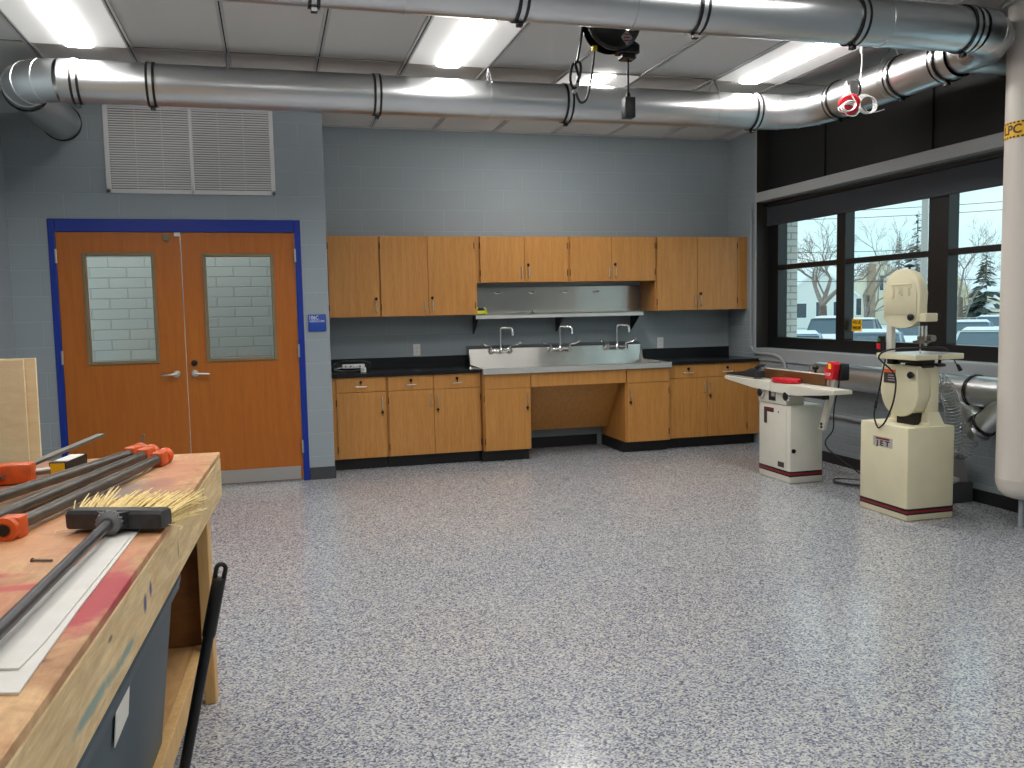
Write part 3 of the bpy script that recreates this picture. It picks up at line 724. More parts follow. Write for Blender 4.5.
r1 = 0.137; z1 = 2.985; yA = -2.25; xB = 3.76; R1 = 0.40
dk = thing('ventilation_duct', 'long galvanised round duct passing above the doors and turning along the window wall', 'duct', (0.7,yA,z1))
xl = -2.01; Rl = 0.27
obj('pipe_section', tube(new(), [(xl+Rl,yA,z1),(0.30,yA,z1)], r1, 40, caps=False), M['galv'], dk)
obj('pipe_section', tube(new(), [(0.30,yA,z1),(1.72,yA,z1)], r1, 40, caps=False), M['galv'], dk)
obj('pipe_section', tube(new(), [(1.72,yA,z1),(xB-R1,yA,z1)], r1, 40, caps=False), M['galv'], dk)
bm = new(); elbow(bm, (xl+Rl,yA+Rl,z1), (0,-1,0), (-1,0,0), Rl, r1, 0, PI/2, 4); seam_rings(bm, (xl+Rl,yA+Rl,z1), (0,-1,0), (-1,0,0), Rl, r1, 0, PI/2, 4)
obj('elbow', bm, M['galv'], dk)
obj('pipe_section', tube(new(), [(xl,yA+Rl,z1),(xl,YD,z1)], r1, 40, caps=False), M['galv'], dk)
bm = new(); band(bm, (xl,YD-0.012,z1), (0,1,0), r1, 0.02); obj('wall_collar', bm, M['gloss_black'], dk)
bm = new(); band(bm, (xl,yA+Rl+0.02,z1), (0,1,0), r1, 0.02); obj('clamp_band', bm, M['gloss_black'], dk)
bm = new(); elbow(bm, (xB-R1,yA-R1,z1), (0,1,0), (1,0,0), R1, r1, 0, PI/2, 4); seam_rings(bm, (xB-R1,yA-R1,z1), (0,1,0), (1,0,0), R1, r1, 0, PI/2, 4)
obj('elbow', bm, M['galv'], dk)
obj('pipe_section', tube(new(), [(xB,yA-R1,z1),(xB,-3.42,z1)], r1, 40, caps=False), M['galv'], dk)
obj('pipe_section', tube(new(), [(xB,-3.42,z1),(xB,-3.95,z1)], r1, 40, caps=False), M['galv'], dk)
for x in (-1.64,-1.185,0.30,1.72,3.30): clamp(dk, (x,yA,z1), (1,0,0), r1)
for y in (-2.74,-3.42,-3.84): clamp(dk, (xB,y,z1), (0,1,0), r1)
for x in (G0-2*GW, G0+GW, G0+4*GW): hanger(dk, (x,yA,z1), (1,0,0), r1)
hanger(dk, (xB,-3.32,z1), (0,1,0), r1)
obj('branch_pipe', tube(new(), [(xB,-3.97,z1-0.01),(XR+0.05,-3.97,z1-0.01)], 0.105, 32, caps=False), M['galv'], dk)
bm = new(); band(bm, (4.10,-3.97,z1-0.01), (1,0,0), 0.105, 0.014); band(bm, (4.16,-3.97,z1-0.01), (1,0,0), 0.105, 0.014); obj('clamp_band', bm, M['gloss_black'], dk)
# near duct
r2 = 0.124; yN = -4.36; zN = 2.99; R2 = 0.30
dn = thing('overhead_duct', 'galvanised round duct crossing the top edge of the picture, nearest the camera', 'duct', (1.5,yN,zN))
segs = [XL,-0.235,0.755,1.71,2.665,3.40]
for a, b in zip(segs, segs[1:]): obj('pipe_section', tube(new(), [(a,yN,zN),(b,yN,zN)], r2, 40, caps=False), M['galv'], dn)
xe = xB-R2
obj('pipe_section', tube(new(), [(3.40,yN,zN),(xe,yN,zN)], r2, 40, caps=False), M['galv'], dn)
bm = new(); elbow(bm, (xe,yN+R2,zN), (0,-1,0), (1,0,0), R2, r2+0.002, 0, PI/2, 4); seam_rings(bm, (xe,yN+R2,zN), (0,-1,0), (1,0,0), R2, r2, 0, PI/2, 4); obj('elbow', bm, M['galv'], dn)
obj('pipe_section', tube(new(), [(xB,yN+R2,zN),(xB,-3.955,zN)], r2, 40, caps=False), M['galv'], dn)
for x in segs[1:]: clamp(dn, (x,yN,zN), (1,0,0), r2)
for x in (0.2,1.36,2.86): hanger(dn, (x,yN,zN), (1,0,0), r2)

# black cord reel hanging from the ceiling
cr_ = thing('cord_reel', 'black ceiling cord reel with hanging black power box, behind the nearest duct', 'cord reel', (1.50,-3.72,2.94))
bm = new(); lathe(bm, [(0.0,-0.06),(0.150,-0.06),(0.165,-0.05),(0.165,-0.038),(0.10,-0.036),(0.10,0.036),(0.165,0.038),(0.165,0.05),(0.150,0.06),(0.0,0.06)], (1.50,-3.72,3.10), (0,1,0), 40); obj('drum', bm, M['gloss_black'], cr_)
bm = new(); box(bm, (1.46,-3.80,3.10), (1.54,-3.785,H-0.002), 0.002); box(bm, (1.46,-3.655,3.10), (1.54,-3.64,H-0.002), 0.002); box(bm, (1.42,-3.81,H-0.012), (1.58,-3.63,H-0.001), 0.002); obj('bracket', bm, M['black'], cr_)
bm = new(); box(bm, (1.53,-3.765,2.925), (1.665,-3.675,2.985), 0.010); prism(bm, [(1.54,-3.75,2.98),(1.60,-3.75,3.02),(1.66,-3.75,2.985)], (0,0.06,0)); box(bm, (1.555,-3.76,2.895), (1.645,-3.68,2.93), 0.008); obj('cord_guide', bm, M['gloss_black'], cr_)
lb = obj('label', prism(new(), [(1.572,-3.783,2.962),(1.608,-3.783,3.006),(1.572,-3.783,3.050),(1.536,-3.783,3.006)], (0,0.002,0)), M['label_grey'], cr_, smooth=0)
bm = new()
for k in range(3):
    o = Vector((1.572,-3.7845,3.006+(k-1)*0.018)); box(bm, o-Vector((0.018,0,0.003)), o+Vector((0.018,0.001,0.003)))
obj('print', bm, M['redband'], lb, smooth=0)
obj('cord', tube(new(), [(1.605,-3.72,2.90),(1.605,-3.72,2.690)], 0.006, 8), M['gloss_black'], cr_)
pb = obj('power_box', box(new(), (1.572,-3.753,2.560), (1.638,-3.687,2.680), 0.006, 2), M['black'], cr_)
obj('strain_relief', lathe(new(), [(0.016,0),(0.014,0.02),(0.008,0.035)], (1.605,-3.72,2.678), (0,0,1), 14), M['black'], pb)
lead = spline([(1.335,-3.72,H-0.005),(1.325,-3.72,3.08),(1.290,-3.72,2.885),(1.275,-3.72,2.86),(1.300,-3.70,2.80),(1.282,-3.73,2.735),(1.255,-3.74,2.715),(1.243,-3.72,2.77),(1.268,-3.70,2.86),(1.300,-3.73,2.862),(1.296,-3.74,2.79),(1.268,-3.72,2.722)], 6)
obj('supply_cord', tube(new(), lead, 0.008, 8), M['gloss_black'], cr_)
drop = spline([(1.392,-3.72,2.955),(1.390,-3.72,2.90),(1.372,-3.71,2.76),(1.345,-3.71,2.665),(1.310,-3.72,2.640),(1.285,-3.73,2.660),(1.268,-3.72,2.722)], 6)
obj('supply_cord', tube(new(), drop, 0.0075, 8), M['label_dark'], cr_)
obj('cord_clip', box(new(), (1.378,-3.735,2.935), (1.408,-3.705,2.965), 0.004), M['yellow'], cr_, label='small yellow clip')
ce = cyl(new(), (1.282,-3.735,2.745), (1.262,-3.725,2.690), 0.013, n=12); obj('connector', ce, M['label_grey'], cr_)

# red retractable reel
rd = thing('air_reel', 'red reel with loops of coiled white cable hanging from the ceiling before the duct', 'reel', (3.46,-3.27,2.78))
ry = -3.27
bm = new(); lathe(bm, [(0.0,-0.035),(0.062,-0.035),(0.074,-0.022),(0.074,0.022),(0.062,0.035),(0,0.035)], (3.452,ry,2.820), (0.55,0.8,0.2), 28); obj('drum', bm, M['red'], rd)
bm = new(); lathe(bm, [(0.022,-0.045),(0.022,0.045)], (3.452,ry,2.832), (0.55,0.8,0.2), 20); obj('hub', bm, M['label_dark'], rd)
obj('yoke', box(new(), (3.445,ry-0.015,2.885), (3.520,ry+0.015,2.965), 0.006), M['galv'], rd)
obj('shackle', cyl(new(), (3.425,ry,2.962), (3.510,ry,2.972), 0.016, n=14), M['brushed'], rd)
obj('hook', tube(new(), spline([(3.515,ry,2.885),(3.535,ry,2.90),(3.538,ry,2.95),(3.515,ry,2.985),(3.495,ry,2.975)], 5), 0.008, 8), M['gloss_black'], rd)
obj('suspension_wire', tube(new(), spline([(3.545,ry,H-0.004),(3.550,ry,3.10),(3.540,ry,3.00),(3.535,ry,2.90)], 5), 0.0035, 6), M['white_plastic'], rd)
obj('ceiling_hook', lathe(new(), [(0.012,0),(0.012,0.045),(0.006,0.05)], (3.545,ry,H-0.052), (0,0,1), 12), M['white_plastic'], rd)
def loop(c, a, b, n=26): return arc(c, a, b, 0, 2*PI*(n-1)/n, n-1)
bm = new()
for k in range(3): tube(bm, loop((3.385+0.008*k,ry-0.06-0.008*k,2.780+0.006*k), (0.062-0.006*k,0,0.012), (0.01,0.02,0.030+0.004*k)), 0.0045, 6, closed=True)
for k in range(3): tube(bm, loop((3.545+0.005*k,ry-0.05-0.010*k,2.815-0.004*k), (0.058,0,0.03), (-0.022,0.02,0.062-0.004*k)), 0.0045, 6, closed=True)
tube(bm, spline([(3.425,ry,2.958),(3.428,ry-0.03,2.91),(3.455,ry-0.05,2.84),(3.50,ry-0.05,2.80)], 5), 0.005, 6)
tube(bm, spline([(3.36,ry-0.05,2.79),(3.40,ry-0.05,2.735),(3.47,ry-0.05,2.735),(3.50,ry-0.05,2.775)], 5), 0.004, 6)
tube(bm, spline([(3.53,ry-0.05,2.795),(3.56,ry-0.05,2.765),(3.63,ry-0.05,2.765),(3.70,ry-0.05,2.785)], 5), 0.004, 6)
obj('cable', bm, M['white_plastic'], rd)

# ------------------------------------------------------------------ white pipe
px, py = 4.012, -4.265; pr = 0.149
wp = thing('insulated_pipe', 'thick white jacketed vertical pipe with yellow label tape at the right edge', 'pipe', (px,py,0))
obj('jacket', tube(new(), [(px,py,0.33),(px,py,H)], pr, 48, caps=False), M['white_pipe'], wp)
bm = new(); lathe(bm, [(pr+0.002,0.335),(pr+0.002,0.325),(pr,0.32),(pr*0.97,0.285),(pr*0.86,0.245),(pr*0.66,0.215),(pr*0.40,0.202),(0,0.198)], (px,py,0), (0,0,1), 48); obj('end_cap', bm, M['white_pipe'], wp)
bm = new(); cyl(bm, (px,py,0.0), (px,py,0.22), 0.016, n=16); lathe(bm, [(0.035,0),(0.035,0.006),(0.016,0.010)], (px,py,0), (0,0,1), 20); obj('drain_leg', bm, M['conduit'], wp)
bm = new(); lathe(bm, [(pr+0.03,H-0.02),(pr+0.03,H),(pr,H)], (px,py,0), (0,0,1), 40); obj('ceiling_collar', bm, M['grid'], wp)
bm = new(); lathe(bm, [(pr,2.412),(pr+0.002,2.412),(pr+0.002,2.512),(pr,2.512)], (px,py,0), (0,0,1), 64); tp = obj('label_tape', bm, M['tape'], wp)
def wrap(bm, name, mat, a0, r):
    for v in bm.verts:
        a = a0 + v.co.x/r; rad = r + 0.0012 + v.co.z
        v.co = Vector((px+math.cos(a)*rad, py+math.sin(a)*rad, v.co.y))
    return obj(name, bm, mat, tp, smooth=0)
bm = text_bm('LPC', 0.074, 0.0004, width=0.135, bold=0.0018)
bmesh.ops.subdivide_edges(bm, edges=bm.edges[:], cuts=1)
for v in bm.verts: v.co.y += 2.462
wrap(bm, 'lettering', M['tape_text'], math.radians(-183), pr+0.002)
bm = new()
for i in range(30):
    for z in (2.420,2.504):
        b2 = (i*0.026-0.36, z)
        v = [bm.verts.new((b2[0]+dx, b2[1]+dz, 0)) for dx, dz in ((0,-0.005),(0.015,-0.005),(0.015,0.005),(0,0.005))]; bm.faces.new(v)
wrap(bm, 'border_marks', M['black'], math.radians(-150), pr+0.002)

# ------------------------------------------------------------------ low dust duct on the window wall
r3 = 0.108; xd = XR-0.135; zd = 0.815
ld = thing('extraction_duct', 'low galvanised dust duct along the wall below the window sill', 'duct', (xd,-3.1,zd-r3))
for a, b in ((-1.86,-2.75),(-2.75,-3.62),(-3.62,-4.085)): obj('pipe_section', tube(new(), [(xd,a,zd),(xd,b,zd)], r3, 36, caps=True), M['galv'], ld)
for y in (-2.95,-3.66):
    bm = new(); band(bm, (xd,y,zd), (0,1,0), r3, 0.022); obj('clamp_band', bm, M['gloss_black'], ld)
bm = new(); tube(bm, [(xd,-3.50,zd-0.02),(xd-0.02,-3.70,zd-0.19)], 0.075, 28); obj('branch_pipe', bm, M['galv'], ld)
bm = new(); tube(bm, [(xd-0.02,-3.98,zd-0.03),(xd-0.06,-3.80,zd-0.22)], 0.078, 28); obj('branch_pipe', bm, M['galv'], ld)
d = Vector((-0.04,0.22,-0.19)).normalized()
bm = new(); band(bm, Vector((xd-0.06,-3.80,zd-0.22)), d, 0.078, 0.02); obj('clamp_band', bm, M['gloss_black'], ld)
bg = obj('blast_gate', lathe(new(), [(0.070,0),(0.070,0.03),(0.090,0.032),(0.090,0.050),(0.070,0.052),(0.066,0.10),(0,0.10)], Vector((xd-0.06,-3.80,zd-0.22))+d*0.01, d, 28), M['galv'], ld)
obj('gate_blade', box(new(), (xd-0.16,-3.775,zd-0.26), (xd-0.07,-3.765,zd-0.20), 0.002), M['brushed'], bg)
for y in (-2.2,-3.1):
    obj('wall_bracket', box(new(), (xd,y-0.012,zd-0.012), (XR-0.001,y+0.012,zd+0.012)), M['galv'], ld, smooth=0)
tag(obj('paper_tag', box(new(), (xd-0.075,-2.36,zd+0.098), (xd-0.02,-2.22,zd+0.1005)), M['paper'], smooth=0), 'white paper slip lying on top of the low dust duct', 'paper')
# clear hose
hp = spline([(3.73,-3.69,0.885),(3.84,-3.68,0.915),(3.95,-3.66,0.87),(4.03,-3.64,0.75),(4.075,-3.62,0.60),(4.10,-3.60,0.46),(4.115,-3.60,0.40),(4.145,-3.62,0.385),(4.165,-3.66,0.43),(4.14,-3.70,0.50)], 10)
dh = thing('dust_hose', 'clear ribbed flexible dust hose drooping behind the bandsaw', 'hose', (4.05,-3.72,0.32))
obj('hose_wall', tube(new(), hp, 0.052, 24, caps=False), M['hose'], dh)
bm = new(); L = [0.0]
for a, b in zip(hp, hp[1:]): L.append(L[-1]+(b-a).length)
def at(s):
    for i in range(len(hp)-1):
        if L[i+1] >= s: return hp[i].lerp(hp[i+1], (s-L[i])/max(1e-6,L[i+1]-L[i])), (hp[i+1]-hp[i]).normalized()
    return hp[-1], (hp[-1]-hp[-2]).normalized()
s = 0.0; hel = []; K = 16; pitch = 0.026; u = None
while s < L[-1]:
    c, t = at(s)
    if u is None: u, _ = frame_of(t)
    u = (u-t*u.dot(t)).normalized(); v = t.cross(u); ph = 2*PI*s/pitch
    hel.append(c+(u*math.cos(ph)+v*math.sin(ph))*0.0535); s += pitch/K
tube(bm, hel, 0.0028, 5); obj('helix_wire', bm, M['hose_wire'], dh)
# dust pan box behind the bandsaw
dp = thing('dust_pan', 'grey metal pan standing upright on the floor behind the bandsaw', 'dust pan', (4.23,-3.50,0))
bm = new(); loft(bm, [[(4.10,-3.54,0),(4.325,-3.54,0),(4.325,-3.40,0),(4.10,-3.40,0)],[(4.10,-3.54,0.14),(4.325,-3.54,0.14),(4.325,-3.40,0.14),(4.10,-3.40,0.14)]]); obj('pan_box', bm, M['bin_grey'], dp)
bm = new(); loft(bm, [[(4.10,-3.495,0.14),(4.325,-3.495,0.14),(4.325,-3.41,0.14),(4.10,-3.41,0.14)],[(4.16,-3.50,0.30),(4.29,-3.50,0.30),(4.29,-3.43,0.30),(4.16,-3.43,0.30)],[(4.18,-3.49,0.36),(4.26,-3.49,0.36),(4.26,-3.44,0.36),(4.18,-3.44,0.36)]]); obj('hood', bm, M['label_grey'], dp)
bm = new(); bmesh.ops.create_icosphere(bm, subdivisions=3, radius=1.0)
for v in bm.verts:
    k = 1+rr.uniform(-0.16,0.16); v.co = Vector((4.165+0.055*v.co.x*k, -3.518+0.018*v.co.y*k, 0.166+0.026*v.co.z*k))
tag(obj('paper_towel', bm, M['paper']), 'crumpled white paper towel caught on the grey pan', 'paper towel')

# conduits
cp = spline([(XR-0.016,-0.50,2.45),(XR-0.016,-0.50,1.8),(XR-0.016,-0.50,1.08),(XR-0.018,-0.52,1.00),(XR-0.034,-0.60,0.955),(XR-0.040,-0.72,0.948),(XR-0.040,-0.95,0.945),(XR-0.030,-1.08,0.91),(XR-0.020,-1.14,0.84),(XR-0.018,-1.16,0.70),(XR-0.018,-1.16,0.47)], 8)
cd = thing('wall_conduit', 'thin grey conduit bending down beside the window edge and under the sill', 'conduit', (XR-0.02,-0.8,0.5))
obj('conduit_pipe', tube(new(), cp, 0.0145, 12), M['conduit'], cd)
obj('conduit_clip', box(new(), (XR-0.034,-0.53,2.42), (XR,-0.47,2.47), 0.004), M['conduit'], cd)
hp2 = thing('wall_pipe', 'light grey pipe running low along the brick wall behind the machines', 'pipe', (XR-0.03,-2.2,0.42))
obj('pipe_run', tube(new(), [(XR-0.022,-1.16,0.44),(XR-0.022,-3.30,0.44)], 0.016, 12), M['conduit'], hp2)
for y in (-1.6,-2.9): obj('pipe_clip', box(new(), (XR-0.022,y-0.012,0.422), (XR,y+0.012,0.458)), M['conduit'], hp2, smooth=0)

# ------------------------------------------------------------------ jointer
jx0, jx1, jy0, jy1 = 3.482, 3.782, -2.54, -2.075
j = thing('jointer', 'off-white jointer machine with long table, brown fence and red guard, left of the bandsaw', 'jointer', (3.63,-2.31,0))
bm = new(); box(bm, (jx0,jy0,0), (jx1,jy1,0.632), 0.012, 2); obj('stand', bm, M['offwhite'], j)
st = obj('stripe', box(new(), (jx0-0.001,jy0-0.001,0.045), (jx1+0.001,jy1+0.001,0.108), 0.012, 2), M['black'], j)
obj('red_stripe', box(new(), (jx0-0.002,jy0-0.002,0.058), (jx1+0.002,jy1+0.002,0.095), 0.012, 2), M['redband'], st)
obj('access_seam', box(new(), (jx0-0.0005,jy0+0.055,0.12), (jx0+0.001,jy0+0.058,0.60)), M['label_grey'], j, smooth=0)
bm = new(); prism(bm, [(jx0,-2.155,0.59),(jx0,-2.155,0.455),(jx0,-2.200,0.455),(jx0,-2.200,0.555),(jx0,-2.300,0.555),(jx0,-2.300,0.59)], (-0.0015,0,0)); obj('warning_label', bm, M['label_dark'], j, smooth=0)
obj('warning_label', box(new(), (jx0-0.002,-2.30,0.575), (jx0-0.0005,-2.155,0.592)), M['redband'], j, smooth=0)
obj('name_plate', box(new(), (jx0-0.0015,-2.455,0.098+0.02), (jx0,-2.365,0.160)), M['label_dark'], j, smooth=0)
obj('vent_knob', lathe(new(), [(0.018,0),(0.018,0.008),(0,0.010)], (jx0+0.030,jy0,0.265), (0,-1,0), 16), M['black'], j)
obj('screw', lathe(new(), [(0.007,0),(0.006,0.004),(0,0.005)], (jx0,-2.37,0.565), (-1,0,0), 10), M['label_dark'], j)
# body
bm = new(); box(bm, (3.47,-2.50,0.632), (3.64,-2.08,0.755), 0.010, 2); obj('body', bm, M['offwhite'], j)
bm = new(); box(bm, (3.468,-2.345,0.655), (3.4705,-2.245,0.745)); obj('body_opening', bm, M['black'], j, smooth=0)
obj('adjust_scale', box(new(), (3.4665,-2.335,0.690), (3.4685,-2.285,0.735)), M['label_grey'], j, smooth=0)
obj('lever_slot', box(new(), (3.60,-2.80,0.70), (3.68,-2.52,0.750), 0.006), M['black'], j)
# tables: tapered castings
tx0, tx1 = 3.44, 3.60
bm = new(); prism(bm, [(tx0,-2.30,0.812),(tx0,-2.30,0.735),(tx0,-2.05,0.742),(tx0,-1.58,0.785),(tx0,-1.56,0.790),(tx0,-1.56,0.812)], (tx1-tx0,0,0), 0.004); obj('outfeed_table', bm, M['offwhite'], j)
bm = new(); prism(bm, [(tx0,-2.315,0.808),(tx0,-2.315,0.730),(tx0,-2.68,0.730),(tx0,-3.10,0.770),(tx0,-3.15,0.776),(tx0,-3.15,0.808)], (tx1-tx0,0,0), 0.004); obj('infeed_table', bm, M['offwhite'], j)
# fence
fn = obj('fence', box(new(), (3.600,-2.82,0.812), (3.618,-1.95,0.895), 0.002), M['brownfence'], j)
obj('fence_back', box(new(), (3.618,-2.82,0.812), (3.640,-1.95,0.899), 0.003), M['offwhite'], fn)
obj('fence_stay', box(new(), (3.64,-2.62,0.80), (3.72,-2.50,0.86), 0.008), M['offwhite'], fn)
bm = new(); lathe(bm, [(0.010,0),(0.010,0.060),(0.024,0.065),(0.026,0.085),(0.016,0.100),(0,0.102)], (3.66,-2.61,0.86), (0.0,0.0,1), 16); obj('fence_knob', bm, M['black'], fn)
# guard: red rounded swinging plate
bm = new(); P = [(3.52+0.085*math.cos(a), -2.42+0.165*math.sin(a), 0.815) for a in [2*PI*i/28 for i in range(28)]]
prism(bm, P, (0,0,0.030), 0.008, 2); obj('cutter_guard', bm, M['red'], j, label='red swinging cutter guard')
# handwheels
for y in (-2.145,-2.525):
    hw = obj('handwheel', lathe(new(), [(0.034,0),(0.044,0.006),(0.046,0.020),(0.040,0.026),(0.032,0.022),(0.012,0.018)], (3.47,y,0.712), (-1,0,0), 28), M['chrome'], j)
    obj('hub_cap', lathe(new(), [(0.034,0.018),(0.032,0.030),(0.020,0.036),(0,0.038)], (3.47,y,0.712), (-1,0,0), 24), M['black'], hw)
# switch post
bm = new(); prism(bm, [(3.655,-2.66,0.45),(3.655,-2.72,0.45),(3.655,-2.885,0.905),(3.655,-2.825,0.905)], (0.03,0,0), 0.003); obj('switch_post', bm, M['offwhite'], j)
bm = new(); prism(bm, [(3.60,-2.795,0.865),(3.60,-2.905,0.865),(3.60,-2.93,0.98),(3.60,-2.915,1.000),(3.60,-2.85,1.000),(3.60,-2.81,0.94)], (0.055,0,0), 0.006); sb = obj('switch_box', bm, M['red'], j)
obj('switch_housing', box(new(), (3.655,-2.935,0.855), (3.735,-2.83,0.985), 0.010, 2), M['black'], sb)
obj('start_button', box(new(), (3.597,-2.893,0.945), (3.601,-2.862,0.985), 0.001), M['yellow'], sb)
text('STOP', 0.030, M['white_plastic'], sb, (3.5985,-2.852,0.902), (0,-1,0), (0,0,1), width=0.075)
for z in (0.50,0.475): obj('bolt', lathe(new(), [(0.010,0),(0.010,0.008),(0,0.009)], (3.655,-2.705,z), (-1,0,0), 10), M['black'], j)
obj('power_cord', tube(new(), spline([(3.70,-2.85,0.86),(3.735,-2.80,0.80),(3.74,-2.74,0.62),(3.72,-2.76,0.46),(3.76,-2.62,0.30),(3.92,-2.85,0.10),(3.98,-2.90,0.02),(3.90,-2.75,0.009),(3.85,-2.60,0.009),(3.95,-2.52,0.009),(4.14,-2.72,0.009),(4.20,-2.95,0.010),(4.05,-2.98,0.010),(3.92,-2.86,0.012),(3.80,-2.66,0.010)], 8), 0.0055, 7), M['black'], j)
# push shoe lying on the outfeed table
pshoe = thing('push_block', 'black push block with pale foam sole lying on the left end of the jointer table', 'push block', (3.50,-1.80,0.812))
obj('sole', box(new(), (3.455,-2.03,0.812), (3.545,-1.60,0.828), 0.004), M['label_grey'], pshoe)
bm = new(); prism(bm, [(3.450,-1.58,0.828),(3.450,-1.58,0.843),(3.450,-1.72,0.856),(3.450,-1.86,0.862),(3.450,-1.94,0.895),(3.450,-2.00,0.905),(3.450,-2.06,0.880),(3.450,-2.06,0.828)], (0.10,0,0), 0.008); obj('block_body', bm, M['broom_black'], pshoe)
bm = new(); tube(bm, spline([(3.50,-1.98,0.890),(3.50,-2.02,0.915),(3.50,-2.07,0.930),(3.50,-2.13,0.936)], 5), [0.018]*8+[0.017]*6+[0.014,0.010], 12); obj('handle', bm, M['broom_black'], pshoe)

# ------------------------------------------------------------------ bandsaw
b = thing('bandsaw', 'cream floor-standing bandsaw with rounded wheel covers on a boxy base, before the window', 'bandsaw', (3.67,-3.63,0))
bx0, bx1, by0, by1 = 3.490, 3.860, -3.868, -3.388
obj('base_cabinet', box(new(), (bx0,by0,0), (bx1,by1,0.622), 0.012, 2), M['cream'], b)
bst = obj('stripe', box(new(), (bx0-0.001,by0-0.001,0.032), (bx1+0.001,by1+0.001,0.092), 0.012, 2), M['black'], b)
obj('red_stripe', box(new(), (bx0-0.002,by0-0.002,0.044), (bx1+0.002,by1+0.002,0.078), 0.012, 2), M['redband'], bst)
npl = obj('name_plate', box(new(), (bx0-0.003,-3.722,0.464), (bx0,-3.530,0.532), 0.001), M['label_grey'], b)
text('J E T', 0.050, M['black'], npl, (bx0-0.0035,-3.628,0.487), (0,-1,0), (0,0,1), width=0.135, bold=0.0012)
obj('red_bar', box(new(), (bx0-0.004,-3.695,0.513), (bx0-0.003,-3.557,0.526)), M['redband'], npl, smooth=0)
# lower wheel housing (front face looks toward -x)
hx = 3.60; hc = -3.640; hr = 0.180
def housing(x0, x1, z0, z1, round_top, round_bot, yc, hw):
    P = []
    n = 14
    if round_top:
        for i in range(n+1):
            a = PI*i/n; P.append((x0, yc+hw*math.cos(a), z1-hw*round_top+hw*round_top*math.sin(a)))
    else: P += [(x0,yc+hw,z1),(x0,yc-hw,z1)]
    if round_bot:
        for i in range(n+1):
            a = PI+PI*i/n; P.append((x0, yc+hw*math.cos(a), z0+hw*round_bot+hw*round_bot*math.sin(a)))
    else: P += [(x0,yc-hw,z0),(x0,yc+hw,z0)]
    return prism(new(), P, (x1-x0,0,0), 0.010, 2)
obj('lower_wheel_cover', housing(hx,hx+0.10,0.668,1.020,0,0.85,hc,hr), M['cream'], b)
bm = new(); box(bm, (hx+0.09,-3.815,0.70), (3.775,-3.47,1.020), 0.012, 2); loft(bm, [[(3.66,-3.845,0.622),(3.80,-3.845,0.622),(3.80,-3.44,0.622),(3.66,-3.44,0.622)],[(3.68,-3.835,0.640),(3.795,-3.835,0.640),(3.795,-3.46,0.640),(3.68,-3.46,0.640)],[(3.69,-3.815,0.71),(3.775,-3.815,0.71),(3.775,-3.47,0.71),(3.69,-3.47,0.71)]]); obj('lower_frame', bm, M['cream'], b)
obj('gap_shade_block', box(new(), (hx+0.02,-3.76,0.622), (hx+0.10,-3.60,0.70)), M['black'], b, smooth=0)  # black block painting in the shade of the gap under the wheel cover
lbl = obj('warning_label', box(new(), (hx-0.0015,-3.605,0.890), (hx,-3.488,0.985)), M['label_dark'], b, smooth=0)
obj('warning_band', box(new(), (hx-0.0022,-3.605,0.962), (hx-0.001,-3.488,0.985)), M['orange_lbl'], lbl, smooth=0)
bm = new()
for z in (0.945,0.928,0.911): box(bm, (hx-0.0022,-3.598,z-0.003), (hx-0.001,-3.530,z+0.003))
obj('print', bm, M['label_grey'], lbl, smooth=0)
# column
bm = new(); box(bm, (3.62,-3.532,1.0), (3.657,-3.476,1.42), 0.008, 2); obj('column', bm, M['offwhite'], b)
# upper wheel housing
uc = housing(hx,hx+0.062,1.268,1.665,0.92,0.50,hc-0.005,0.178); ucv = obj('upper_wheel_cover', uc, M['cream'], b)
# shallow raised face panel and embossed lettering
P = []
for i in range(15):
    a = PI*i/14; P.append((hx+0.001, hc-0.005+0.150*math.cos(a), 1.495+0.142*math.sin(a)))
P += [(hx+0.001,hc-0.155,1.36),(hx+0.001,hc+0.145,1.36)]
obj('cover_panel', prism(new(), P, (-0.006,0,0), 0.004, 2), M['cream'], ucv)
text('J E T', 0.080, M['cream'], ucv, (hx-0.006,hc-0.012,1.512), (0,-1,0), (0,0,1), name='embossed_lettering', ext=0.005, width=0.20, bold=0.002)
obj('embossed_bar', box(new(), (hx-0.010,hc-0.112,1.556), (hx-0.004,hc+0.088,1.566), 0.002), M['cream'], ucv)
obj('tension_knob', lathe(new(), [(0.008,0),(0.008,0.012),(0.030,0.016),(0.036,0.024),(0.014,0.034),(0,0.036)], (hx+0.05,hc-0.02,1.660), (0,0,1), 20), M['black'], b)
obj('cover_knob', lathe(new(), [(0.008,0),(0.008,0.012),(0.020,0.014),(0.024,0.026),(0.018,0.036),(0,0.037)], (hx,-3.765,1.342), (-1,0,0), 18), M['black'], b)
obj('lower_cover_knob', lathe(new(), [(0.008,0),(0.008,0.012),(0.020,0.014),(0.024,0.026),(0.018,0.036),(0,0.037)], (hx,-3.775,0.960), (-1,0,0), 18), M['black'], b)
obj('latch', box(new(), (hx+0.02,-3.83,1.285), (hx+0.06,-3.80,1.318), 0.004), M['black'], b)
bm = new(); box(bm, (hx+0.005,-3.875,1.312), (hx+0.10,-3.79,1.368), 0.006); box(bm, (hx+0.06,-3.87,1.318), (hx+0.105,-3.80,1.366), 0.006); obj('guide_arm', bm, M['cream'], b)
obj('guide_knob', lathe(new(), [(0.008,0),(0.008,0.02),(0.018,0.024),(0.020,0.036),(0,0.040)], (hx+0.105,-3.835,1.342), (1,0,0), 16), M['black'], b)
obj('guide_post', box(new(), (3.685,-3.775,1.15), (3.705,-3.755,1.33), 0.002), M['brushed'], b)
